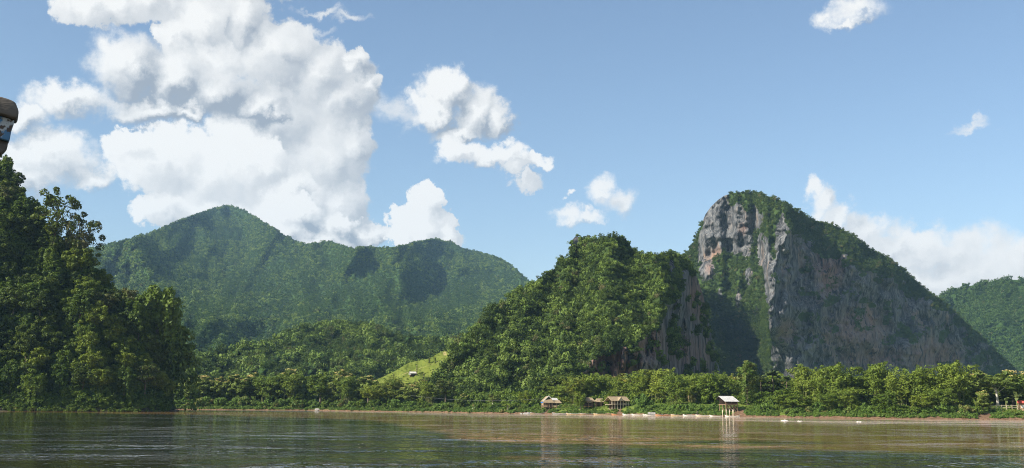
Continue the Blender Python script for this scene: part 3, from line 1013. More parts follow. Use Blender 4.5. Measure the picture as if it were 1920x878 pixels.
def make_palm(key, seed, h):
    rng = np.random.default_rng(seed)
    L = []
    for k in range(18):
        a = k * 2.39996 + rng.normal() * .15; e = rng.uniform(-.3, 1.3); ln = rng.uniform(2.8, 3.8)
        d = np.array([math.cos(a), math.sin(a), 0])
        for q in range(16):
            u = (q + 1) / 16
            p = d * ln * u * math.cos(e) + np.array([0, 0, ln * u * math.sin(e) - 1.5 * u * u])
            sd = np.array([-d[1], d[0], 0])
            for sg in (-1, 1):
                w = .85 * (1 - .55 * u) + .1
                tip = p + sd * sg * w + d * .35 + np.array([0, 0, -.38])
                bb = d * .22
                L.append(np.stack([p - bb, p + bb, tip + bb * .5, tip - bb * .5]))
    V = np.concatenate(L); mb = MB()
    x = rng.uniform(-.8, .8)
    mb.tube([(0, 0, -.8), (x * .2, 0, h * .4), (x * .7, 0, h * .8), (x, 0, h)], [.22, .17, .15, .14], 7)
    V = V + np.array([x, 0, h])
    proto(key, 'coconut_palm', M['palm'], V, mb, M['bark'])


make_palm('palm0', 400, 11.5); make_palm('palm1', 401, 12.5); make_palm('palm2', 403, 10.5)


def make_banana(key, seed):
    rng = np.random.default_rng(seed)
    L = []
    for k in range(11):
        a = k * 2.4 + rng.normal() * .2; e = rng.uniform(.3, 1.3); ln = rng.uniform(1.7, 2.6)
        d = np.array([math.cos(a), math.sin(a), 0]); sd = np.array([-d[1], d[0], 0])
        prev = None
        for q in range(6):
            u = q / 5
            p = d * ln * u * math.cos(e) + np.array([0, 0, 1.9 + ln * u * math.sin(e) - 1.2 * u * u])
            w = .32 * math.sin(math.pi * min(.98, .12 + u * .85))
            if prev is not None:
                L.append(np.stack([prev[0] - sd * prev[1], prev[0] + sd * prev[1], p + sd * w, p - sd * w]))
            prev = (p, w)
    mb = MB(); mb.tube([(0, 0, -.4), (0, 0, 1.0), (.05, 0, 2.2)], [.16, .14, .09], 7)
    proto(key, 'banana_plant', M['palm'], np.concatenate(L), mb, M['culm'])


make_banana('banana0', 420); make_banana('banana1', 421)


def make_bush(key, seed, mat, n=900, size=.30, Rw=2.6, H=1.8):
    V, cen = broad_crown(seed, Rw, H, 14, n, size, -.5, 0, .36)
    V = lift(V, H * .55); V = V[np.repeat(V.reshape(-1, 4, 3)[:, :, 2].min(1) > -.4, 4)]
    rng = np.random.default_rng(seed); mb = MB()
    for c, rc in cen[:6]: mb.tube([(rng.normal() * .1, rng.normal() * .1, -.4), tuple(np.array(c) * .5 + [0, 0, H * .4]), tuple(np.array(c) + [0, 0, H * .55])], [.06, .05, .02], 5)
    proto(key, 'leafy_bush', M[mat], V, mb, M['bark'])


for i in range(3): make_bush('bush%d' % i, 440 + i, 'bush')
make_bush('dkbush0', 450, 'vine')

COUNT = {}


def plant(key, p, scale, rz, label, cat='tree', group=None, sx=None):
    pr = PROTO[key]
    root = empty(pr['name'], p, rz)
    sx = scale if sx is None else sx
    root.scale = (sx, sx, scale)
    tag(root, label, cat, group)
    o = bpy.data.objects.new('foliage' if cat == 'bush' else 'crown', pr['crown']); COL.objects.link(o); o.parent = root
    if pr['trunk']:
        o = bpy.data.objects.new('stem' if cat in ('bush', 'bamboo', 'plant') else 'trunk', pr['trunk']); COL.objects.link(o); o.parent = root
    for nm, me in pr['extra']:
        o = bpy.data.objects.new(nm, me); COL.objects.link(o); o.parent = root
    return root


# ------------------------------------------------------------------ far-off woods: masses nobody could count
def src(me, nm):
    return bpy.data.objects.new(nm, me)


def low_crown(seed, mat, n, size, Rw=1.0, H=.9, ncl=11, lumpy=.42, low=-.5):
    V, _ = broad_crown(seed, Rw, H, ncl, n, size, low, 0, lumpy)
    me = leaf_mesh('leaf_mass', V); me.materials.append(M[mat]); return src(me, 'leaf_mass')


SRC_KARST = [low_crown(500 + i, 'karst_leaf', 620, .105, 1.0, .85, 12) for i in range(6)]
SRC_FAR = [low_crown(520 + i, 'far_leaf', 230, .17, 1.0, .85, 9) for i in range(6)]
SRC_PALE = [low_crown(540 + i, 'far_pale', 200, .17, 1.0, .6, 9) for i in range(3)]
SRC_UNDER = [low_crown(560 + i, 'vine', 500, .15, 1.0, .9, 10) for i in range(4)]
SRC_BUSH = [low_crown(580 + i, 'bush', 420, .15, 1.0, .75, 9, low=-.2) for i in range(4)]
SRC_DRY = [low_crown(600 + i, 'grass', 260, .17, 1.0, .5, 9, low=-.1) for i in range(4)]


def mass(name, pts, scl, sources, idx, seed, kind='stuff', tilt=.12, flat=(.8, 1.25)):
    """one object: instances of leafy crowns over the points"""
    n = len(pts)
    rng = np.random.default_rng(seed)
    me = bpy.data.meshes.new(name)
    me.vertices.add(n); me.vertices.foreach_set('co', np.asarray(pts, np.float32).ravel())
    rot = np.stack([rng.normal(size=n) * tilt, rng.normal(size=n) * tilt, rng.uniform(0, 6.283, n)], 1)
    sc = np.stack([scl, scl, scl * rng.uniform(flat[0], flat[1], n)], 1)
    for nm, val in (('rot', rot), ('scl', sc)):
        a = me.attributes.new(nm, 'FLOAT_VECTOR', 'POINT'); a.data.foreach_set('vector', np.asarray(val, np.float32).ravel())
    a = me.attributes.new('idx', 'INT', 'POINT'); a.data.foreach_set('value', np.asarray(idx, np.int32))
    o = link_mesh(name, me)
    g = bpy.data.node_groups.new(name, 'GeometryNodeTree')
    g.interface.new_socket('Geometry', in_out='INPUT', socket_type='NodeSocketGeometry')
    g.interface.new_socket('Geometry', in_out='OUTPUT', socket_type='NodeSocketGeometry')
    gi = g.nodes.new('NodeGroupInput'); go = g.nodes.new('NodeGroupOutput')
    ip = g.nodes.new('GeometryNodeInstanceOnPoints'); g.links.new(gi.outputs[0], ip.inputs['Points'])
    jn = g.nodes.new('GeometryNodeJoinGeometry')
    for s_ in sources:
        ob = g.nodes.new('GeometryNodeObjectInfo'); ob.inputs['Object'].default_value = s_; ob.inputs['As Instance'].default_value = True
        g.links.new(ob.outputs['Geometry'], jn.inputs[0])
    g.links.new(jn.outputs[0], ip.inputs['Instance']); ip.inputs['Pick Instance'].default_value = True

    def attr(nm, tp):
        a_ = g.nodes.new('GeometryNodeInputNamedAttribute'); a_.data_type = tp; a_.inputs['Name'].default_value = nm
        return a_.outputs['Attribute']
    g.links.new(attr('idx', 'INT'), ip.inputs['Instance Index'])
    e = g.nodes.new('FunctionNodeEulerToRotation'); g.links.new(attr('rot', 'FLOAT_VECTOR'), e.inputs[0]); g.links.new(e.outputs[0], ip.inputs['Rotation'])
    g.links.new(attr('scl', 'FLOAT_VECTOR'), ip.inputs['Scale'])
    g.links.new(ip.outputs[0], go.inputs[0])
    md = o.modifiers.new('leaves', 'NODES'); md.node_group = g
    tag(o, kind=kind)
    return o


rng = np.random.default_rng(77)


def mountain_wood():
    P, px, py = MOUNT.scatter(rng, 90000, 7.2, lambda x, y, v: (y < 735) * (x > -120) * (x < 1120) * np.clip(1.25 - (y < 560) * .25, 0, 2))
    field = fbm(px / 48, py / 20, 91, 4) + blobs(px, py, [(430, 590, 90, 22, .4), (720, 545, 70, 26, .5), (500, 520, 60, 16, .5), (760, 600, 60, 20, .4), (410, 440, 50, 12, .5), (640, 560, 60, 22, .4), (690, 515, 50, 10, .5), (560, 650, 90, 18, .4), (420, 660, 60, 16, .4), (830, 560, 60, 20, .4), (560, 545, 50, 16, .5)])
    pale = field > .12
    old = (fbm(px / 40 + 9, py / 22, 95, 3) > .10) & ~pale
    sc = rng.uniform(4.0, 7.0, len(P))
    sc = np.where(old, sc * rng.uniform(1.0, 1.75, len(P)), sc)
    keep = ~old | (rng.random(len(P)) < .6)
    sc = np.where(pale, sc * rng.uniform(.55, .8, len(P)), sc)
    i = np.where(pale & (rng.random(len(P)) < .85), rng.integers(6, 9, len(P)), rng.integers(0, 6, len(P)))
    P[:, 2] += sc * .12
    mass('mountain_forest', P[keep], sc[keep], SRC_FAR + SRC_PALE, i[keep], 1, flat=(.7, 1.35))


def karst_wood():
    P, px, py = HILL.scatter(rng, 24000, 3.3, lambda x, y, v: (v > .5) * (y < 765) * 1.0)
    near = lerp(py, [430, 520, 760], [2.1, 2.7, 3.9])
    sc = near * np.clip(rng.lognormal(-.05, .26, len(P)), .5, 1.35)
    P[:, 2] += sc * .4
    i = np.where(rng.random(len(P)) < .035, rng.integers(6, 9, len(P)), rng.integers(0, 6, len(P)))
    mass('karst_hill_forest', P, sc, SRC_KARST + SRC_PALE, i, 2, flat=(.75, 1.4))
    P, px, py = PEAK.scatter(rng, 20000, 5.2, lambda x, y, v: np.clip(v - .30, 0, 1) * (y < 730))
    sc = rng.uniform(2.9, 5.4, len(P))
    wall = (px > rib_x(py) + 4) & (py > cap_line(px) + 20)
    sc = np.where(wall, sc * .5, sc)
    P[:, 2] += sc * .35
    mass('karst_peak_forest', P, sc, SRC_KARST, rng.integers(0, 6, len(P)), 3)
    P, px, py = RIGHT.scatter(rng, 9000, 5.8, lambda x, y, v: (x < 2100) * 1.0)
    sc = rng.uniform(4.6, 8.8, len(P)); P[:, 2] += sc * .35
    mass('far_hill_forest', P, sc, SRC_FAR, rng.integers(0, 6, len(P)), 4)


def foothill_wood():
    P, px, py = FOOT.scatter(rng, 26000, 5.4, lambda x, y, v: (y < 740) * 1.0)
    pale = fbm(px / 50, py / 16, 191, 4) > .20
    sc = rng.uniform(3.4, 5.6, len(P)) * np.clip(rng.lognormal(0, .22, len(P)), .6, 1.8)
    sc = np.where(pale, sc * .62, sc)
    i = np.where(pale, rng.integers(6, 9, len(P)), rng.integers(0, 6, len(P)))
    P[:, 2] += sc * .25
    mass('foothill_forest', P, sc, SRC_KARST + SRC_PALE, i, 7, flat=(.75, 1.3))


def field_crop():
    P, px, py = FIELD.scatter(np.random.default_rng(9), 1100, 2.2, lambda x, y, v: (y < 725) * np.clip(v, .15, 1))
    r_ = np.random.default_rng(10)
    mass('field_crop', P, r_.uniform(.35, .75, len(P)) * np.where(fbm(px / 9, py / 5, 7, 3) > .1, 1.3, .8), SRC_DRY + SRC_BUSH[:1], r_.integers(0, 5, len(P)), 8, flat=(.5, .9))


field_crop()
mountain_wood()
foothill_wood()
karst_wood()


# ------------------------------------------------------------------ left hillside, tree by tree
def hillside_trees():
    rg = np.random.default_rng(5)
    P, px, py = LEFT.scatter(rg, 6000, 7.6, lambda x, y, v: (y < 752) * (x > -140) * (x < 322) * (y > -60))
    order = np.argsort(py)
    n_on = 0
    for k in order:
        if n_on > 190: break
        x, y = px[k], py[k]
        if x < -60 and rg.random() < .5: continue
        # height shrinks at the skyline so that the outline follows the photograph
        sky = np.interp(x, np.array(LEFT_SKY)[:, 0], np.array(LEFT_SKY)[:, 1])
        f = float(np.clip((y - sky) / 60, .55, 1.0))
        u = rg.random()
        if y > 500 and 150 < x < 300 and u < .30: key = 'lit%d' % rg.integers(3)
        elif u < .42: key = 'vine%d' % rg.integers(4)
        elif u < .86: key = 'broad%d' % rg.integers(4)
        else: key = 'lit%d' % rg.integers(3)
        zone = ('the crest' if y < sky + 45 else 'the upper slope' if y < 520 else 'the middle slope' if y < 640 else 'the foot')
        kind = {'v': ('dark tree hung with creepers', 'creeper hung trees'), 'b': ('dull dark green broadleaf tree', 'dark broadleaf trees'), 'l': ('fresher green broadleaf tree', 'fresh green trees')}[key[0]]
        s_ = rg.uniform(.72, 1.12) * f
        plant(key, Vector(P[k]) - Vector((0, 0, .4)), s_, rg.uniform(0, 6.28), '%s at %s of the steep left hillside' % (kind[0], zone) if zone in ('the foot',) else '%s on %s of the steep left hillside' % (kind[0], zone),
              group='%s on %s of the left hillside' % (kind[1], zone), sx=s_ * rg.uniform(.95, 1.2))
        n_on += 1
    print('hillside trees', n_on)
    # undergrowth filling the gaps
    P, px, py = LEFT.scatter(rg, 9000, 2.6, lambda x, y, v: (y < 764) * (x > -260) * (y > -160))
    sc = rg.uniform(1.5, 3.4, len(P)); P[:, 2] += sc * .2
    mass('hillside_undergrowth', P, sc, SRC_UNDER, rg.integers(0, 4, len(P)), 6)


def on_left(px, py):
    """point of the hillside relief nearest to a pixel"""
    k = np.argmin((LEFT.PX - px) ** 2 + (LEFT.PY - py) ** 2); j, i = np.unravel_index(k, LEFT.PX.shape)
    return Vector(LEFT.P[j, i]), float(LEFT.R[j, i])


hillside_trees()


def left_special(key, px, ybase, ytop, label, sx=1.0, rz=0.0):
    p, r = on_left(px, ybase)
    pr = PROTO[key]
    ztop = at(px, ytop, r).z
    s_ = (ztop - p.z) / pr['top']
    plant(key, p - Vector((0, 0, .3)), s_, rz, label, sx=s_ * sx)


left_special('airy0', 98, 462, 352, 'open crowned tree with bare limbs showing against the sky on the hillside crest', 1.05, .4)
left_special('airy1', 148, 505, 396, 'dark flat topped tree leaning out from the hillside crest below the open crowned tree', .85, 2.0)
left_special('vine3', 262, 640, 548, 'dark tree tucked behind the tall dark tree at the river end of the hillside', .95, 2.2)
left_special('broad1', 238, 610, 540, 'broad dark tree filling the saddle left of the tall dark tree at the river end', .95, 4.0)
left_special('vine1', 292, 690, 536, 'tall dark tree standing highest at the river end of the left hillside', .78, 1.0)
left_special('vine2', 326, 748, 612, 'bulging dark tree at the tip of the left bank, overhanging the moored boat', .95, 3.0)
left_special('vine0', 312, 735, 600, 'dark creeper draped tree just behind the tree at the tip of the left bank', .8, 5.0)
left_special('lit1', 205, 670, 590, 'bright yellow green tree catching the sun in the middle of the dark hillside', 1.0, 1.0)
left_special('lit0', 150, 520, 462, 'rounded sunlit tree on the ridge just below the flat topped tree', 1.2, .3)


# ------------------------------------------------------------------ far and right banks
def bank_tree(key, px, ytop, off, wpx, label, cat='tree', group=None, rz=None):
    p, az = bank_point(px, off)
    r = math.hypot(p.x, p.y)
    pr = PROTO[key]
    ztop = at(px, ytop, r).z
    s_ = max(.15, (ztop - p.z) / pr['top'])
    sx = wpx * .5 * r / FPX / pr['half'] if wpx else s_
    rr = random.Random(int(px * 7 + off))
    return plant(key, p - Vector((0, 0, .25)), s_, rr.uniform(0, 6.28) if rz is None else rz, label, cat, group, sx=sx)


# far bank, from the hillside to the field
for i, (px, yt, off, w, key, lab) in enumerate([
    (352, 706, 26, 34, 'teak0', 'teak tree with tan blossom, leftmost on the far bank'),
    (378, 704, 22, 40, 'teak1', 'teak tree with tan blossom, second from the left end of the far bank'),
    (410, 707, 24, 38, 'teak2', 'teak tree with tan blossom, third from the left end of the far bank'),
    (440, 702, 22, 40, 'teak3', 'teak tree with tan blossom, fourth from the left end of the far bank'),
    (468, 699, 26, 40, 'teak0', 'broad teak with the palest blossom, before the first bamboo of the far bank'),
    (498, 704, 20, 44, 'bamboo0', 'bamboo clump next to the teaks on the far bank'),
    (520, 704, 34, 36, 'broad0', 'dark round tree behind the bamboo beside the far bank teaks'),
    (545, 692, 48, 44, 'teak1', 'tall teak with tan top rising behind the far bank bamboo'),
    (548, 700, 18, 54, 'bamboo1', 'fountain shaped bamboo clump at the centre of the far bank'),
    (600, 698, 20, 56, 'lit0', 'big rounded light green tree above the sandy patch of the far bank'),
    (638, 694, 30, 50, 'teak2', 'wide teak with tan top right of the big rounded far bank tree'),
    (652, 706, 18, 50, 'bamboo2', 'bamboo clump between two teaks of the far bank'),
    (690, 704, 30, 44, 'teak3', 'teak with straw coloured crown left of the cleared field'),
    (700, 722, 16, 40, 'lit1', 'small bright tree below the straw coloured teak'),
    (735, 708, 24, 48, 'bamboo3', 'bamboo clump below the left end of the cleared field'),
    (772, 718, 22, 46, 'teak0', 'teak tree in front of the cleared field, below the white hut'),
    (806, 716, 22, 46, 'bamboo4', 'bamboo clump below the right end of the cleared field'),
    (835, 712, 26, 40, 'broad1', 'dark tree where the cleared field meets the karst hill'),
    (868, 738, 12, 24, 'teak2', 'young teak with a yellow crown on the shore under the karst hill'),
    (924, 735, 10, 20, 'slim0', 'slender vine covered tree with a pale trunk on the low bank'),
    (951, 756, 3, 20, 'umbrella0', 'small umbrella shaped tree standing alone at the waterline'),
    (985, 732, 16, 26, 'lit2', 'grey green tree against the dark hill left of the gabled house'),
]):
    cat = 'bamboo' if key.startswith('bamboo') else 'tree'
    bank_tree(key, px, yt, off, w, lab, cat)

# second row on the far bank, alike
rg = np.random.default_rng(12)
for k in range(26):
    px = 345 + k * 19.5 + rg.uniform(-6, 6)
    key = rg.choice(['broad0', 'broad1', 'broad2', 'lit0', 'lit2', 'teak1', 'teak3'])
    nm = 'teak' if key[0] == 't' else 'broadleaf tree'
    bank_tree(key, px, rg.uniform(708, 722), rg.uniform(42, 80), rg.uniform(30, 44), '%s in the second row behind the far bank between hillside and field' % nm, group='%ss in the second row of the far bank' % nm)

# right bank, front row from the gabled house to the frame edge
for px, yt, off, w, key, lab in [
    (1052, 722, 34, 40, 'bamboo0', 'yellowish bamboo clump rising just behind the gabled house'),
    (1078, 706, 30, 48, 'bamboo1', 'leaning bamboo clump between the gabled house and the twin hut'),
    (1088, 735, 8, 26, 'lit0', 'low round tree on the bank between the gabled house and the twin hut'),
    (1112, 699, 40, 60, 'bamboo2', 'large bamboo clump directly behind the twin thatched hut'),
    (1140, 704, 44, 44, 'bamboo3', 'bamboo clump between the twin hut and the pavilion, set back'),
    (1142, 738, 16, 22, 'lit1', 'small bright round tree squeezed between twin hut and pavilion'),
    (1166, 712, 40, 40, 'bamboo4', 'yellowing bamboo clump directly behind the thatched pavilion'),
    (1181, 698, 44, None, 'palm0', 'single coconut palm poking out behind the thatched pavilion'),
    (1208, 696, 36, 48, 'bamboo5', 'tall bamboo clump right of the thatched pavilion'),
    (1206, 738, 12, 30, 'bush0', 'drooping leafy shrub touching the right wall of the pavilion'),
    (1238, 691, 34, 58, 'bamboo0', 'broad bamboo clump, second to the right of the pavilion'),
    (1270, 704, 22, 50, 'bamboo1', 'bamboo clump with a bare leaning stem, third to the right of the pavilion'),
    (1300, 700, 40, 50, 'bamboo2', 'bamboo clump half covering the rust roofed hut'),
    (1330, 700, 34, 46, 'lit2', 'light green rounded tree behind the tin roofed stilt hut, to its left'),
    (1352, 697, 44, 44, 'bamboo3', 'bamboo clump directly behind the tin roofed stilt hut'),
    (1403, 676, 30, 36, 'tower0', 'tallest tree of the right bank, draped in creepers beside the stilt hut'),
    (1428, 702, 44, None, 'palm1', 'coconut palm nearest to the tall creeper draped tree'),
    (1452, 694, 46, None, 'palm2', 'tallest coconut palm in the group right of the creeper draped tree'),
    (1476, 702, 44, None, 'palm0', 'coconut palm at the right end of the palm group'),
    (1440, 722, 38, None, 'palm1', 'low coconut palm in front of the tallest palm'),
    (1470, 728, 22, 50, 'lit0', 'dense rounded tree in front of the coconut palms'),
    (1488, 738, 12, 56, 'lit1', 'dome shaped bright green tree close to the water below the palms'),
    (1512, 684, 34, 52, 'bamboo4', 'bamboo clump with tall tufts, first to the right of the palms'),
    (1545, 695, 30, 50, 'bamboo5', 'bamboo clump with tall tufts, second to the right of the palms'),
    (1574, 683, 26, 62, 'bamboo0', 'widest bamboo clump opposite the white water'),
    (1560, 735, 10, 54, 'bamboo1', 'low bamboo hanging over the water opposite the white water'),
    (1588, 726, 12, 46, 'bamboo4', 'low rounded bamboo right of the one hanging over the water'),
    (1618, 704, 36, 46, 'lit2', 'broad leafy tree in the gap between two large bamboo clumps'),
    (1650, 680, 30, 62, 'bamboo2', 'tall bamboo clump, first right of the dark gap in the bank trees'),
    (1660, 732, 12, 44, 'vine0', 'dark creeper covered tree leaning over the water below tall bamboo'),
    (1690, 694, 30, 56, 'bamboo3', 'tall bamboo clump, second right of the dark gap in the bank trees'),
    (1725, 686, 28, 56, 'bamboo4', 'tall bamboo clump, third right of the dark gap in the bank trees'),
    (1728, 738, 12, 46, 'lit0', 'round bright tree low on the bank left of the red path'),
    (1760, 697, 28, 58, 'bamboo5', 'tall bamboo clump, fourth right of the dark gap in the bank trees'),
    (1764, 728, 14, 46, 'bamboo1', 'low yellow patched bamboo near the water left of the red path'),
    (1795, 679, 30, 58, 'bamboo0', 'last tall bamboo clump before the blossoming teaks'),
    (1832, 696, 44, 46, 'teak0', 'teak with tan blossom behind the red path'),
    (1843, 732, 12, 28, 'teak3', 'small teak with its thin trunk showing beside the red path'),
    (1872, 700, 34, 52, 'pale0', 'tree with a tall straight pale trunk right of the red path'),
    (1900, 694, 46, 50, 'teak1', 'teak with yellow blossom behind the red roofed shelter'),
    (1932, 692, 40, 52, 'teak2', 'teak with yellow blossom at the edge of the view beyond the shelter'),
    (1908, 732, 20, None, 'banana0', 'banana plant beside the red roofed shelter'),
    (1887, 744, 20, None, 'banana1', 'small banana plant beside the rail fence'),
]:
    cat = 'bamboo' if key.startswith('bamboo') else 'palm' if key.startswith('palm') else 'bush' if key.startswith('bush') else 'plant' if key.startswith('banana') else 'tree'
    bank_tree(key, px, yt, off, w, lab, cat)

# second and third rows on the right bank, alike
for k in range(44):
    px = 1046 + k * 20.5 + rg.uniform(-7, 7)
    key = rg.choice(['bamboo0', 'bamboo2', 'bamboo3', 'bamboo5', 'lit0', 'broad2', 'broad3', 'teak2'])
    nm, ct = ('bamboo clump', 'bamboo') if key[0:2] == 'ba' else ('teak', 'tree') if key[0] == 't' else ('broadleaf tree', 'tree')
    if px > 1830: key, nm, ct = ('teak%d' % rg.integers(4), 'teak', 'tree')
    zone = 'the village huts' if px < 1345 else 'the palms and the wide bamboo' if px < 1620 else 'the tall bamboo and the red path'
    bank_tree(key, px, rg.uniform(700, 716), rg.uniform(56, 95), rg.uniform(44, 60), '%s of the back row behind %s' % (nm, zone), ct, '%ss of the back row behind %s' % (nm, zone))

# bushes one by one along the waterline
def bush_row(x0, x1, n, off0, off1, w0, w1, h0, h1, where, key_pool, seed):
    r_ = np.random.default_rng(seed)
    for k in range(n):
        px = x0 + (x1 - x0) * (k + r_.random()) / n
        off = r_.uniform(off0, off1); p, az = bank_point(px, off); r = math.hypot(p.x, p.y)
        key = key_pool[r_.integers(len(key_pool))]
        w = r_.uniform(w0, w1); h = r_.uniform(h0, h1)
        pr = PROTO[key]
        plant(key, p - Vector((0, 0, .2)), h * r / FPX / pr['top'], r_.uniform(0, 6.28), 'leafy green bush on the waterside %s' % where, 'bush', 'bushes on the waterside %s' % where, sx=w * .5 * r / FPX / pr['half'])


bush_row(338, 600, 24, 4, 16, 14, 24, 9, 19, 'below the teaks of the far bank', ['bush0', 'bush1', 'bush2'], 1)
bush_row(610, 850, 18, 5, 16, 14, 24, 9, 18, 'below the cleared field', ['bush0', 'dkbush0', 'bush2', 'dkbush0'], 2)
bush_row(860, 1010, 10, 6, 16, 12, 20, 6, 13, 'under the karst hill', ['bush0', 'dkbush0', 'bush1'], 3)
bush_row(1200, 1350, 13, 8, 18, 12, 22, 7, 15, 'between pavilion and stilt hut', ['bush0', 'bush1', 'bush2'], 4)
bush_row(1405, 1640, 16, 6, 14, 16, 26, 9, 18, 'under the palms and the wide bamboo', ['bush0', 'bush1', 'bush2', 'dkbush0'], 5)
bush_row(1640, 1835, 14, 6, 14, 16, 26, 9, 18, 'under the tall bamboo', ['bush0', 'bush1', 'bush2', 'dkbush0'], 6)


# low growth on the banks: grass and weeds in one mass each
def low_growth():
    r_ = np.random.default_rng(31)
    pts = []; sc = []; idx = []
    n = 7000
    az0, az1 = float(ray(325, 770)[0]), float(ray(2050, 770)[0])
    for k in range(n):
        az = r_.uniform(az0, az1); off = 1.7 + 24 * r_.random() ** 1.6
        r = bank_r(az) + off
        z = bank_z(off); px = float(pix(az, (z - EYE) / r)[0]); py = float(pix(az, (z - EYE) / r)[1])
        bare = any(abs(px - c - (774 - py) * .6) < w for c, w in ((1852, 9), (1023, 4), (1160, 4), (1838, 5), (1384, 13)))
        if bare and off < 17: continue
        s_ = r_.uniform(.35, 1.0) * (1 + .9 * (r_.random() > .88))
        gap = float(fbm(np.array([px / 16.0]), np.array([off / 6.0]), 66, 3)[0])
        if gap > .18 and px > 1000: continue
        pts.append((r * math.sin(az), r * math.cos(az), z + .1)); sc.append(s_)
        idx.append(r_.integers(4, 8) if (off < 9 or r_.random() < .5) else r_.integers(0, 4))
    mass('bank_grass', pts, np.array(sc), SRC_BUSH + SRC_DRY, idx, 32)
    pts = []; sc = []
    for k in range(900):
        px = r_.uniform(-200, 318); az = float(ray(px, 771)[0]); off = r_.uniform(1.5, 12)
        r = float(np.interp(az, LEFT_AZ, LEFT_R)) + off
        pts.append((r * math.sin(az), r * math.cos(az), -1.0 + off * .7)); sc.append(r_.uniform(.5, 1.6))
    mass('left_bank_weeds', pts, np.array(sc), SRC_UNDER + SRC_DRY, r_.integers(0, 8, 900), 33)


low_growth()


def bank_thicket():
    r_ = np.random.default_rng(37); pts = []; sc = []
    az0, az1 = float(ray(330, 770)[0]), float(ray(2050, 770)[0])
    for k in range(2600):
        az = r_.uniform(az0, az1); off = r_.uniform(30, 95); r = bank_r(az) + off
        z = bank_z(off); px = float(pix(az, (z - EYE) / r)[0])
        if px > 1815 and off < 60: continue
        if 1005 < px < 1200 and off < 30: continue
        if 1290 < px < 1308 and off < 46: continue
        pts.append((r * math.sin(az), r * math.cos(az), z)); sc.append(r_.uniform(1.5, 3.6) * (1.0 if off > 24 else .65))
    mass('bank_thicket', pts, np.array(sc), SRC_UNDER, r_.integers(0, 4, len(pts)), 38, flat=(1.0, 1.7))


bank_thicket()
# ------------------------------------------------------------------ village
def place(root, px, off, turn, zadd=0.0):
    p, az = bank_point(px, off)
    root.location = (p.x, p.y, p.z + zadd); root.rotation_euler = (0, 0, -az + R(turn))
    return root


def posts(xs, ys, z0, z1, mat, parent, w=.22, name='post'):
    for x in xs:
        for y in ys:
            MB().bar((x, y, z0), (x, y, z1), w).build(name, mat, parent)


def gable_roof(mb, x0, x1, y0, y1, ze, zr, t=.22, hip=0.0):
    """ridge along x"""
    ym = (y0 + y1) / 2
    mb.slab((x0, y0, ze), (x1, y0, ze), (x1 - hip, ym, zr), (x0 + hip, ym, zr), t)
    mb.slab((x1, y1, ze), (x0, y1, ze), (x0 + hip, ym, zr), (x1 - hip, ym, zr), t)
    if hip:
        mb.add([(x0, y1, ze), (x0, y0, ze), (x0 + hip, ym, zr)], [(0, 1, 2)]).add([(x1, y0, ze), (x1, y1, ze), (x1 - hip, ym, zr)], [(0, 1, 2)])
    return mb


def gable_roof_y(mb, x0, x1, y0, y1, ze, zr, t=.2):
    """ridge along y"""
    xm = (x0 + x1) / 2
    mb.slab((x0, y1, ze), (x0, y0, ze), (xm, y0, zr), (xm, y1, zr), t)
    mb.slab((x1, y0, ze), (x1, y1, ze), (xm, y1, zr), (xm, y0, zr), t)
    return mb


# two-storey pavilion under thatch
h = tag(empty('pavilion'), 'two storey open pavilion with thatched roof, small front gable and pale posts', 'pavilion')
place(h, 1163, 13, 28, .1)
W, Dp = 4.6, 6.0
gable_roof(MB(), -W - .7, W + .5, -.9, Dp + .9, 3.9, 6.0).build('roof', M['thatch'], h)
fr = gable_roof_y(MB(), -1.6, 1.3, -1.35, 2.2, 4.0, 5.75).build('gable_roof', M['thatch'], h)
MB().add([(-1.35, -1.2, 3.95), (1.05, -1.2, 3.95), (-.15, -1.2, 5.4)], [(0, 1, 2)]).build('gable_panel', M['pale_wood'], h)
MB().box(-W - .5, W + .3, -.5, Dp + .3, 1.90, 2.06).build('upper_floor', M['pale_wood'], h)
MB().box(-W - .3, W + .3, -.4, Dp + .3, -.9, 0.0).build('plinth', M['sand'], h)
for x in (-4.6, -3.05, -1.5, 0.0, 1.55, 3.1, 4.6):
    MB().bar((x, -.2, 0), (x, -.2, 4.0), .26).build('post', M['pale_wood'], h)
for y in (2.2, 4.4, 6.1):
    MB().bar((4.6, y, 0), (4.6, y, 4.0), .22).build('post', M['wood'], h)
MB().box(-W - .1, W + .1, -.26, -.16, 2.75, 2.86).box(-W - .1, W + .1, -.26, -.16, 2.38, 2.46).build('railing', M['pale_wood'], h)
MB().box(-4.4, 4.4, 3.0, 3.12, 0.0, 1.90).box(-4.4, 4.4, 3.0, 3.12, 2.06, 3.9).build('wall', M['dark_wood'], h)
MB().box(1.6, 3.0, -.1, -.04, 2.10, 2.74).build('bamboo_screen', M['bamboo_wall'], h)
MB().box(-W - 1.6, -W - .55, -.5, .6, 1.86, 1.98).build('landing', M['pale_wood'], h)
gable_roof(MB(), -W - .1, W - .1, Dp / 2 - .35, Dp / 2 + .35, 6.03, 6.18, .12).build('ridge_cap', M['thatch'], h)

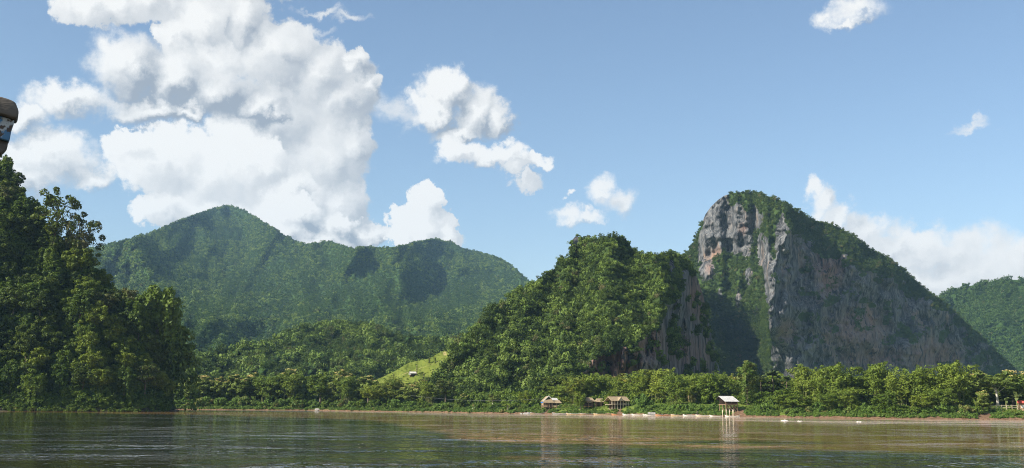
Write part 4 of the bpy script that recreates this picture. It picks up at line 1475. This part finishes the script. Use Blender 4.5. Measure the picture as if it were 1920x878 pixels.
# stilt hut with tin roof
s = tag(empty('stilt_hut'), 'open stilt hut with white tin shed roof on tall braced poles over the shore', 'hut')
place(s, 1372, 6.5, 27, 0)
zb = -1.6
rf = MB()
rf.slab((-3.9, -1.4, 5.1), (3.3, -1.4, 5.1), (3.3, 5.2, 7.6), (-3.9, 5.2, 7.6), .12)
rfo = rf.build('roof', M['white_metal'], s)
rbm = MB()
for k in range(12):
    x = -3.6 + k * .6
    rbm.slab((x, -1.38, 5.13), (x + .06, -1.38, 5.13), (x + .06, 5.18, 7.63), (x, 5.18, 7.63), .03)
rbm.build('rib', M['white_metal'], rfo)
MB().slab((-3.9, 5.25, 7.58), (3.3, 5.25, 7.58), (3.3, 7.8, 5.9), (-3.9, 7.8, 5.9), .1).build('back_roof', M['dark_wood'], s)
MB().box(-3.3, 3.0, -.6, 6.4, 3.55, 3.78).build('floor', M['wood'], s)
MB().box(-3.3, 3.0, -.66, -.54, 4.35, 4.50).box(-3.3, 3.0, -.66, -.54, 3.80, 4.10).build('railing', M['wood'], s)
MB().box(-3.2, 2.9, 5.6, 5.75, 3.78, 6.4).build('wall', M['dark_wood'], s)
MB().add([(2.92, .2, 3.80), (2.92, 5.58, 3.80), (2.92, 5.58, 7.4), (2.92, .2, 5.4)], [(0, 1, 2, 3)]).build('side_wall', M['dark_wood'], s)
for x in (-3.1, -1.1, .9, 2.8):
    for y in (-.4, 2.6, 5.9):
        MB().bar((x, y, zb), (x, y, 3.55), .2).build('pole', M['wood'], s)
for x in (-3.1, -.1, 2.8):
    MB().bar((x, -.4, 3.78), (x, -.4, 5.3), .16).build('post', M['wood'], s)
for (x0, x1) in ((-3.1, -1.1), (-1.9, .2), (-.7, 1.5), (.6, 2.9)):
    MB().bar((x0, -.58, 3.4), (x1 + .6, -.58, .3), .17).build('brace', M['wood'], s)
MB().bar((2.95, -.3, 3.3), (2.95, 5.9, .4), .15).build('brace', M['wood'], s)
MB().bar((2.95, 2.6, 3.3), (2.95, -.3, 1.2), .15).build('brace', M['wood'], s)

# four mooring posts in front of the hut
for k, px in enumerate((1354.8, 1361.7, 1367.6, 1374.6)):
    az = float(ray(px, 775)[0]); r = bank_r(az) - 1.0 + k * .5
    p = empty('mooring_post', (r * math.sin(az), r * math.cos(az), 0), -az)
    tag(p, ['leftmost of four tall pale mooring posts before the stilt hut', 'second from left of four pale mooring posts before the stilt hut', 'third from left of four pale mooring posts before the stilt hut', 'rightmost and thickest of four pale mooring posts before the stilt hut'][k], 'post', 'mooring posts before the stilt hut')
    MB().tube([(0, 0, -2.0), (0.02, 0, 1.2), (0, 0, 3.0 if k != 0 else 2.8)], .17 if k < 3 else .24, 8).build('shaft', M['pale_wood'], p)
    MB().tube([(0, 0, 3.0), (0, 0, 3.12)] if k != 0 else [(0, 0, 2.8), (0, 0, 2.92)], .20 if k < 3 else .27, 8).build('cap', M['white_paint'], p)

# gabled house at the mouth of the side valley
g = tag(empty('gabled_house'), 'thatched house with a white edged gable, lean-to and yellow bamboo balcony', 'house')
place(g, 1030, 12, 14, 1.2)
gable_roof_y(MB(), -3.4, 2.4, -.6, 5.5, 2.5, 5.2, .22).build('roof', M['thatch'], g)
MB().bar((-3.6, -.75, 2.4), (-.5, -.75, 5.35), .34).bar((-.5, -.75, 5.35), (1.0, -.75, 4.0), .34).build('bargeboard', M['white_paint'], g)
MB().slab((-3.9, -1.8, 1.9), (2.4, -1.8, 1.9), (1.1, -.5, 3.7), (-2.2, -.5, 3.7), .2).build('lower_thatch', M['thatch'], g)
gable_roof(MB(), 1.3, 6.2, -1.6, 2.6, 1.75, 3.2, .2, .7).build('side_roof', M['thatch'], g)
MB().slab((1.8, 2.4, 3.0), (5.6, 2.4, 3.0), (5.2, 4.8, 4.4), (1.6, 4.8, 4.4), .1).build('tin_roof', M['white_metal'], g)
MB().box(-3.0, 1.9, 0.0, 5.2, -.4, 2.4).build('wall', M['wood'], g)
MB().box(1.95, 5.6, .6, 2.4, -.4, 1.8).build('side_wall', M['dark_wood'], g)
MB().box(1.4, 5.4, -1.2, -1.08, -.2, .75).build('balcony', M['bamboo_wall'], g)
MB().box(1.3, 5.6, -1.25, .55, -.42, -.25).box(-4.6, 1.25, -1.6, -.05, -.42, -.25).build('floor', M['wood'], g)
MB().box(-4.6, -1.4, -1.6, -1.5, -.24, .55).build('railing', M['wood'], g)
MB().slab((-4.8, -1.7, 1.7), (-3.2, -1.7, 1.8), (-3.0, .2, 2.3), (-4.6, .2, 2.2), .06).build('awning', M['blue_sheet'], g)
for x in (-4.5, -2.4, -.2, 1.4, 3.4, 5.4):
    MB().bar((x, -1.3, -2.8), (x, -1.3, 1.8), .18).build('post', M['wood'], g)
MB().box(-.2, .7, -.04, -.01, -.25, 1.7).build('door', M['dark_wood'], g)

# twin thatched hut
t_ = tag(empty('twin_roofed_hut'), 'low hut with two brown thatched roofs and a reddish deck among bushes', 'hut')
place(t_, 1114, 15, 16, 1.3)
gable_roof(MB(), -5.9, .6, -1.2, 4.0, 1.9, 3.9, .22, 1.4).build('roof', M['thatch'], t_)
gable_roof(MB(), .9, 6.2, -.6, 3.8, 1.7, 3.5, .22, .9).build('side_roof', M['thatch'], t_)
MB().box(-4.9, .1, .4, 3.4, -.5, 1.9).box(1.2, 5.6, .6, 3.2, -.5, 1.7).build('wall', M['dark_wood'], t_)
MB().box(-5.6, -1.2, -1.0, .3, -.55, -.38).build('deck', M['rust_roof'], t_)
MB().box(-5.6, -1.2, -1.0, -.92, .1, .25).build('railing', M['wood'], t_)
MB().box(-3.8, -.6, .30, .38, 1.3, 1.6).build('shade_board', M['white_paint'], t_)
for x in (-5.4, -3.2, -1.3, .4, 1.2, 3.4, 5.7):
    MB().bar((x, -.8, -2.6), (x, -.8, 1.9), .17).build('post', M['wood'], t_)

# rust roofed hut between the bamboo clumps
u = tag(empty('rust_roofed_hut'), 'small hut with a rust orange roof half hidden between bamboo clumps', 'hut')
place(u, 1299, 41.5, 10, 1.5)
gable_roof(MB(), -2.4, 2.4, -1.4, 2.6, 3.0, 4.6, .12).build('roof', M['rust_roof'], u)
MB().box(-2.0, 2.0, -.8, 2.2, -1.5, 3.0).build('wall', M['bamboo_wall'], u)
MB().box(-.4, .4, -.86, -.82, -1.4, .6).build('door', M['dark_wood'], u)

# red roofed shelter and rail fence at the frame edge
v = tag(empty('roadside_shelter'), 'shelter with a red roof and white front beside the banana plant', 'shelter')
place(v, 1921, 19, 4, .6)
gable_roof(MB(), -2.6, 2.8, -1.4, 2.4, 2.2, 3.3, .12).build('roof', M['red_roof'], v)
MB().box(-2.1, 2.4, -.6, 2.0, -1.0, 2.2).build('wall', M['wood'], v)
MB().box(-1.2, 1.8, -.68, -.62, .1, 1.3).build('panel', M['white_paint'], v)
for x in (-2.4, 2.6): MB().bar((x, -1.2, -1.0), (x, -1.2, 2.2), .14).build('post', M['wood'], v)

f = tag(empty('rail_fence'), 'low rail fence of weathered poles along the top of the grassy bank', 'fence')
pts = [bank_point(px, 17.5)[0] + Vector((0, 0, 0)) for px in (1858, 1868, 1878, 1888, 1898, 1908)]
f.location = pts[0]
for k, p in enumerate(pts):
    q = p - pts[0]
    MB().bar(q + Vector((0, 0, -.6)), q + Vector((0, 0, 2.3)), .16).build('post', M['pale_wood'], f)
for hz in (1.3, 2.1):
    mb = MB()
    for a, b in zip(pts[:-1], pts[1:]): mb.bar(a - pts[0] + Vector((0, -.1, hz)), b - pts[0] + Vector((0, -.1, hz)), .12)
    mb.build('rail', M['pale_wood'], f)

# white hut on the cleared field
def on_field(px, py):
    k = np.argmin((FIELD.PX - px) ** 2 + (FIELD.PY - py) ** 2); j, i = np.unravel_index(k, FIELD.PX.shape)
    return Vector(FIELD.P[j, i])


w = tag(empty('field_hut', on_field(774, 705), 0.35), 'little hut with a pale roof standing in the bright green field', 'hut')
gable_roof(MB(), -2.4, 2.3, -1.3, 1.6, 1.5, 2.7, .12).build('roof', M['white_paint'], w)
MB().box(-2.0, 1.9, -.9, 1.2, -.8, 1.5).build('wall', M['dark_wood'], w)
MB().slab((-3.4, -1.8, .7), (-1.6, -1.8, .7), (-1.8, -.9, 1.3), (-3.2, -.9, 1.3), .1).build('lean_to', M['white_paint'], w)
for x in (-2.2, 2.1): MB().bar((x, -1.2, -1.0), (x, -1.2, 1.5), .12).build('post', M['wood'], w)

for k, (px, py, hpx, lab) in enumerate([
    (804, 681, 10, 'bare dark stump trunk near the upper edge of the green field'),
    (816, 680, 10, 'bare dark stump trunk at the top right of the green field'),
    (782, 704, 20, 'tallest dead trunk in the green field, right beside the pale hut'),
    (769, 700, 5, 'short dead stump just above the pale hut in the field'),
    (794, 712, 11, 'dead trunk with a leafy foot below the middle of the green field'),
    (811, 706, 12, 'thin dead trunk at the lower right corner of the green field'),
    (738, 710, 9, 'dead trunk at the lower left corner of the green field')]):
    p = on_field(px, py); r = math.hypot(p.x, p.y); hh = hpx * r / FPX
    o = tag(empty('dead_tree', p, k), lab, 'tree')
    MB().tube([(0, 0, -1), (.1, 0, hh * .5), (0.0, .1, hh)], [.34, .30, .2], 6).build('trunk', M['bark'], o)
    MB().tube([(.05, 0, hh * .55), (.7, .1, hh * .82)], [.15, .06], 5).tube([(.05, 0, hh * .7), (-.6, .1, hh * .95)], [.13, .05], 5).build('branch', M['bark'], o)
    rk = np.random.default_rng(800 + k)
    L = np.concatenate([puff(rk, (0, 0, hh * q), .55, 26, .3) for q in (.1, .35, .6, .8)])
    me = leaf_mesh('creeper', L); link_mesh('creeper', me, M['broad'], o)

# power line sagging across the mouth of the valley
A = at(770, 741.5, 640); B = at(1021, 747.5, 560)
pl = []
for k in range(25):
    q = k / 24; p = A.lerp(B, q); p.z -= 1.9 * 4 * q * (1 - q); pl.append(p)
tag(MB().tube(pl, .035, 5).build('power_line', M['cable']), 'single thin power line sagging towards the gabled house', 'cable')


# ------------------------------------------------------------------ boats
def boat(px, dy, length, label, hullmat, band, yaw=0, roof=False):
    az = float(ray(px, 778)[0]); r = bank_r(az) - 1.2 + dy
    b = tag(empty('longboat', (r * math.sin(az), r * math.cos(az), 0), -az + R(yaw)), label, 'boat', 'longboats moored along the village shore')
    n = 13; vs = []; fs = []; vi = []
    for k in range(n):
        x = (k / (n - 1) - .5) * length; u = abs(k / (n - 1) - .5) * 2
        wd = .62 * (1 - u ** 3) + .06; sh = .32 + .45 * u ** 3; kl = -.22 + .40 * u ** 4
        vs += [(x, -wd, sh), (x, -wd * .7, kl), (x, wd * .7, kl), (x, wd, sh), (x, wd - .07, sh - .02), (x, wd * .62, kl + .1), (x, -wd * .62, kl + .1), (x, -wd + .07, sh - .02)]
    m_ = 8
    for k in range(n - 1):
        for q in range(m_):
            fs.append((k * m_ + q, k * m_ + (q + 1) % m_, (k + 1) * m_ + (q + 1) % m_, (k + 1) * m_ + q))
    fs.append(tuple(range(m_))[::-1]); fs.append(tuple(range((n - 1) * m_, n * m_)))
    MB().add(vs, fs).build('hull', hullmat, b)
    gw = MB()
    for sg in (-1, 1):
        pts_ = []
        for k in range(n):
            x = (k / (n - 1) - .5) * length; u = abs(k / (n - 1) - .5) * 2
            pts_.append((x, sg * (.63 * (1 - u ** 3) + .07), .34 + .45 * u ** 3))
        gw.tube(pts_, .06, 5)
    gw.build('gunwale', band, b)
    for x in (-.28, -.05, .2):
        MB().box(x * length - .15, x * length + .15, -.50, .50, .16, .22).build('thwart', M['wood'], b)
    if roof:
        rp = MB()
        a_ = [(math.cos(t) * .75, .45 + math.sin(t) * 1.0) for t in np.linspace(0, math.pi, 9)]
        for (y0, z0), (y1, z1) in zip(a_[:-1], a_[1:]):
            rp.slab((-.2 * length, y0, z0), (.25 * length, y0, z0), (.25 * length, y1, z1), (-.2 * length, y1, z1), .05)
        rp.build('canopy', M['stone'] if roof == 1 else M['bamboo_wall'], b)
    return b


for a in [
    (1008, 0, 7.5, 'grey boat drawn up at the foot of the gabled house path', M['wood'], M['white_paint']),
    (1056, 0, 11, 'long pale boat below the trees right of the gabled house', M['stone'], M['white_paint']),
    (1077, -.9, 8, 'boat with yellowish hull lying in front of the long pale boat', M['bamboo_wall'], M['white_paint']),
    (1104, 0, 9, 'pale boat moored below the twin thatched hut', M['wood'], M['white_paint']),
    (1132, 0, 10, 'cream boat moored between twin hut and pavilion', M['bamboo_wall'], M['pale_wood']),
    (1163, 0, 8.5, 'brown boat moored directly below the pavilion', M['rust_roof'], M['wood']),
    (1181, -.6, 7, 'white boat moored below the right corner of the pavilion', M['white_paint'], M['white_paint']),
    (1206, 0, 11, 'long white boat right of the pavilion', M['white_paint'], M['pale_wood']),
    (1226, -1.0, 8.5, 'white boat with dark bow in front of the roofed boat', M['white_paint'], M['dark_wood']),
    (1244, .3, 7.5, 'red brown boat next to the white boat with dark bow', M['rust_roof'], M['wood']),
    (1278, 0, 10, 'long cream boat on the shore left of the dark figure', M['bamboo_wall'], M['white_paint']),
    (1296, -.7, 7.5, 'white boat at the feet of the dark figure', M['white_paint'], M['white_paint']),
    (1323, 0, 9, 'low cream boat between the dark figure and the stilt hut', M['pale_wood'], M['white_paint']),
    (1343, -.3, 6, 'small white boat just left of the mooring posts', M['white_paint'], M['wood']),
    (1373, -1.8, 6.5, 'flat white boat tied up among the mooring posts', M['white_paint'], M['pale_wood']),
]:
    boat(*a)
boat(1221, 1.0, 8, 'boat with a pale arched canopy behind the white boat with dark bow', M['white_paint'], M['wood'], 0, 1)

# small motor boat at the tip of the left bank
az = float(ray(321, 771)[0]); rr = float(np.interp(az, LEFT_AZ, LEFT_R)) - 3
b = boat(321, 0, 8, 'small boat with a blue and white load moored under the trees of the left bank', M['dark_wood'], M['stone'])
b.location = (rr * math.sin(az), rr * math.cos(az), 0); b['group'] = 'boat at the left bank'
MB().box(-2.6, -1.4, -.45, .45, .3, 1.5).build('cargo', M['blue_sheet'], b)
MB().box(1.6, 3.0, -.4, .4, .3, .75).build('engine_cover', M['white_paint'], b)


# ------------------------------------------------------------------ person on the shore
def person(px, off, label):
    p, az = bank_point(px, off)
    root = tag(empty('person', p, -az), label, 'person')
    bm = bmesh.new()
    J = {'pel': (0, 0, .92), 'che': (0, .02, 1.32), 'nek': (0, .01, 1.48), 'hed': (0, -.01, 1.62), 'top': (0, 0, 1.72),
         'hl': (-.10, 0, .88), 'kl': (-.11, -.02, .48), 'al': (-.11, .02, .08), 'tl': (-.12, -.13, .04),
         'hr': (.10, 0, .88), 'kr': (.12, -.03, .48), 'ar': (.13, .02, .08), 'tr': (.15, -.13, .04),
         'sl': (-.19, .01, 1.40), 'el': (-.25, .03, 1.12), 'wl': (-.24, -.06, .86), 'fl': (-.235, -.09, .76),
         'sr': (.19, .01, 1.40), 'er': (.26, .03, 1.12), 'wr': (.25, -.07, .87), 'fr': (.245, -.10, .77)}
    Rd = {'pel': .14, 'che': .155, 'nek': .055, 'hed': .10, 'top': .07, 'hl': .095, 'kl': .062, 'al': .042, 'tl': .035, 'hr': .095, 'kr': .062, 'ar': .042, 'tr': .035,
          'sl': .065, 'el': .045, 'wl': .032, 'fl': .03, 'sr': .065, 'er': .045, 'wr': .032, 'fr': .03}
    E = [('pel', 'che'), ('che', 'nek'), ('nek', 'hed'), ('hed', 'top'), ('pel', 'hl'), ('hl', 'kl'), ('kl', 'al'), ('al', 'tl'), ('pel', 'hr'), ('hr', 'kr'), ('kr', 'ar'), ('ar', 'tr'),
         ('che', 'sl'), ('sl', 'el'), ('el', 'wl'), ('wl', 'fl'), ('che', 'sr'), ('sr', 'er'), ('er', 'wr'), ('wr', 'fr')]
    ks = list(J); me = bpy.data.meshes.new('body')
    me.from_pydata([J[k] for k in ks], [(ks.index(a), ks.index(c)) for a, c in E], [])
    o = link_mesh('body', me, M['skin'], root)
    md = o.modifiers.new('skin', 'SKIN')
    for i, k in enumerate(ks): me.skin_vertices[0].data[i].radius = (Rd[k], Rd[k])
    me.skin_vertices[0].data[0].use_root = True
    o.modifiers.new('sub', 'SUBSURF').levels = 1; o.modifiers['sub'].render_levels = 1
    MB().tube([(0, 0, .86), (0, .005, 1.0), (0, .015, 1.25), (0, .015, 1.40), (0, .01, 1.47)], [.175, .165, .185, .17, .08], 10).tube([(-.18, .01, 1.42), (-.25, .03, 1.16)], [.085, .07], 7).tube([(.18, .01, 1.42), (.25, .03, 1.16)], [.085, .07], 7).build('shirt', M['shirt'], root)
    MB().tube([(-.09, 0, .96), (-.105, -.015, .50), (-.11, .02, .14)], [.12, .085, .065], 8).tube([(.09, 0, .96), (.115, -.02, .50), (.13, .02, .14)], [.12, .085, .065], 8).build('trousers', M['trousers'], root)
    MB().tube([(0, .015, 1.60), (0, .015, 1.68), (0, .01, 1.745)], [.115, .108, .05], 9).build('hair', M['hair'], root)


M['skin'] = flat_mat('skin', (.28, .16, .10), (.32, .19, .12), 3, .6)
M['shirt'] = flat_mat('shirt', (.05, .055, .07), (.08, .085, .10), 3, .85)
M['trousers'] = flat_mat('trousers', (.03, .03, .04), (.05, .05, .06), 3, .85)
M['hair'] = flat_mat('hair', (.015, .012, .01), (.03, .025, .02), 5, .6)
person(1307, 1.6, 'person in dark clothes standing on the shore among the cream boats')

# ------------------------------------------------------------------ rocks and white water
def rock(p, sx, sy, sz, label, seed, name='boulder', mat=None, grp=None):
    bm = bmesh.new(); bmesh.ops.create_icosphere(bm, subdivisions=3, radius=1)
    rk = random.Random(seed); ox = rk.uniform(0, 50)
    for v_ in bm.verts:
        a = np.array([v_.co.x * 1.4 + ox]); b_ = np.array([v_.co.y * 1.4 + v_.co.z * 1.1])
        v_.co *= 1 + .35 * float(fbm(a, b_, seed, 3)[0])
        v_.co.x *= sx; v_.co.y *= sy; v_.co.z *= sz
    me = bpy.data.meshes.new(name); bm.to_mesh(me); bm.free()
    me.polygons.foreach_set('use_smooth', [True] * len(me.polygons))
    o = link_mesh(name, me, mat or M['stone']); o.location = p
    tag(o, label, 'rock' if name == 'boulder' else 'foam', grp)


for k, (px, off, s_, lab) in enumerate([(978, -.5, .9, 'smallest pale rock at the waterline left of the gabled house'), (985, -.8, 1.2, 'pale rock at the waterline between two others near the gabled house'), (991, -.6, 1.5, 'largest pale rock at the waterline left of the gabled house'),
                                        (884, 9, 1.9, 'pale boulder in the low bank under the karst hill'), (889, 9.5, 1.5, 'smaller pale boulder beside another in the low bank under the karst hill'), (596, 1.0, 2.0, 'flat pale rock at the far bank water edge')]):
    p, az = bank_point(px, off); rock(p, s_, s_ * .8, s_ * .55, lab, 900 + k)


def foam(px, py, wpx, hpx, label, seed):
    a, te = ray(px, py); r = -EYE / float(te)
    m_ = r / FPX
    bm = bmesh.new(); bmesh.ops.create_icosphere(bm, subdivisions=5, radius=1)
    for v_ in bm.verts:
        n_ = float(fbm(np.array([v_.co.x * 3.1 + seed]), np.array([v_.co.y * 3.1 + v_.co.z * 2.0]), seed, 4)[0])
        n2 = float(fbm(np.array([v_.co.x * 1.1 + seed]), np.array([v_.co.y * .9]), seed + 3, 2)[0])
        v_.co.x *= 1 + .5 * n_; v_.co.z *= .75 + .9 * n_ + .9 * n2
        v_.co.x *= wpx * m_ / 2; v_.co.y *= 1.6; v_.co.z *= hpx * m_
    me = bpy.data.meshes.new('foam_crest'); bm.to_mesh(me); bm.free()
    me.polygons.foreach_set('use_smooth', [True] * len(me.polygons))
    o = link_mesh('foam_crest', me, M['foam']); o.location = (r * math.sin(float(a)), r * math.cos(float(a)), .0); o.rotation_euler = (0, 0, -float(a))
    tag(o, label, 'foam')


foam(1472, 789.5, 13, 1.9, 'tallest white crest of foam breaking over a hidden rock in the river', 5)
foam(1500, 790.3, 8, 1.0, 'small white crest of foam just right of the tallest one', 9)
foam(1612, 791.5, 10, 1.0, 'white crest of foam on its own further right in the river', 14)

# ------------------------------------------------------------------ the photographer's boat: the corner of its roof
def paint_mat():
    m, t, out = mat_new('worn_paint')
    tc = t.new('ShaderNodeTexCoord'); P = tc.outputs['Object']
    n = t.noise(P, 14, 5, .6); n2 = t.noise(P, 34, 4, .6)
    col = t.mix(t.ramp(n, .44, .52), (.10, .22, .36), (.50, .50, .47))
    col = t.mix(t.ramp(n2, .52, .60), col, (.10, .07, .05))
    principled(t, out, col, .55, .3, bump(t, n, .4, .01)); return m


M['worn_paint'] = paint_mat()
M['old_timber'] = flat_mat('old_timber', (.070, .060, .050), (.17, .145, .12), 9, .7, (.3, 1, 1))
D = 5.0
c0 = at(0, 237, D)
rz0 = -math.atan2(c0.x, c0.y)
pb = tag(empty('passenger_boat', (c0.x, c0.y, 0), rz0), "corner of the photographer's own boat roof, dark rounded rim over chipped blue and white paint", 'boat')


def loc(px, py):  # local coordinates of a pixel at the roof's distance
    q = at(px, py, D) - Vector((c0.x, c0.y, 0)); return q.x * math.cos(rz0) + q.y * math.sin(rz0), q.z


def prism(outline, y0, y1, name, mat, bev=.012):
    bm = bmesh.new()
    f_ = [bm.verts.new((x, y0, z)) for x, z in outline]; bk = [bm.verts.new((x, y1, z)) for x, z in outline]
    n = len(outline)
    bm.faces.new(f_); bm.faces.new(bk[::-1])
    for k in range(n): bm.faces.new((f_[k], bk[k], bk[(k + 1) % n], f_[(k + 1) % n]))
    bmesh.ops.recalc_face_normals(bm, faces=bm.faces)
    bmesh.ops.bevel(bm, geom=list(bm.edges), offset=bev, segments=3, affect='EDGES', profile=.5)
    me = bpy.data.meshes.new(name); bm.to_mesh(me); bm.free()
    me.polygons.foreach_set('use_smooth', [True] * len(me.polygons))
    return link_mesh(name, me, mat, pb)


rim = [loc(x, y) for x, y in ((2, 186.5), (14, 190), (25, 194.5), (30, 199), (31.5, 206), (34, 210), (34.5, 219), (32, 226), (27, 227), (10, 221), (2, 219))]
xl = -2.2
prism([(xl, rim[0][1] + .05)] + rim + [(xl, rim[-1][1] + .03)], -.05, .06, 'roof_rim', M['old_timber'], .008)
fa = [loc(x, y) for x, y in ((2, 219.5), (27, 227.5), (24, 236), (21.5, 243), (19, 258), (16, 266), (2, 262))]
prism([(xl, fa[0][1] + .03)] + fa + [(xl, fa[-1][1] + .03)], -.02, .05, 'fascia', M['worn_paint'], .004)
be = [loc(x, y) for x, y in ((2, 262.6), (15.5, 266.6), (13, 276), (8, 282), (2, 287))]
prism([(xl, be[0][1] + .03)] + be + [(xl, be[-1][1] + .03)], .0, .07, 'beam', M['old_timber'], .004)
zr = be[-1][1] + .02
MB().hexa([(xl, .07, rim[-1][1]), (-.12, .07, rim[-1][1]), (-.12, 1.5, rim[-1][1]), (xl, 1.5, rim[-1][1]), (xl, .07, rim[0][1]), (-.12, .07, rim[0][1]), (-.12, 1.5, rim[0][1]), (xl, 1.5, rim[0][1])]).build('roof_sheet', M['old_timber'], pb)
for x in (-.45, -2.0):
    MB().bar((x, .14, .7), (x, .14, rim[-1][1]), .09).build('post', M['old_timber'], pb)
hv = MB()
hv.hexa([(-2.1, -1.2, -.3), (-.45, -1.2, -.3), (-.45, 1.6, -.3), (-2.1, 1.6, -.3), (-2.3, -1.6, .75), (-.25, -1.6, .75), (-.25, 2.0, .75), (-2.3, 2.0, .75)])
hv.build('hull', M['old_timber'], pb)

# ------------------------------------------------------------------ haze
hz = MB().box(-3200, 3200, -2420, 7200, -6.5, 1250).mesh('haze')
ho = link_mesh('haze', hz)
hm = bpy.data.materials.new('haze_air'); hm.use_nodes = True; ht = NT(hm.node_tree); ht.n.clear()
hout = ht.new('ShaderNodeOutputMaterial'); pv = ht.new('ShaderNodeVolumePrincipled')
pv.inputs['Color'].default_value = (.42, .70, 1.0, 1); pv.inputs['Density'].default_value = HAZE; pv.inputs['Anisotropy'].default_value = .1
ht.l.new(pv.outputs[0], hout.inputs['Volume'])
hz.materials.append(hm)
tag(ho, kind='stuff')
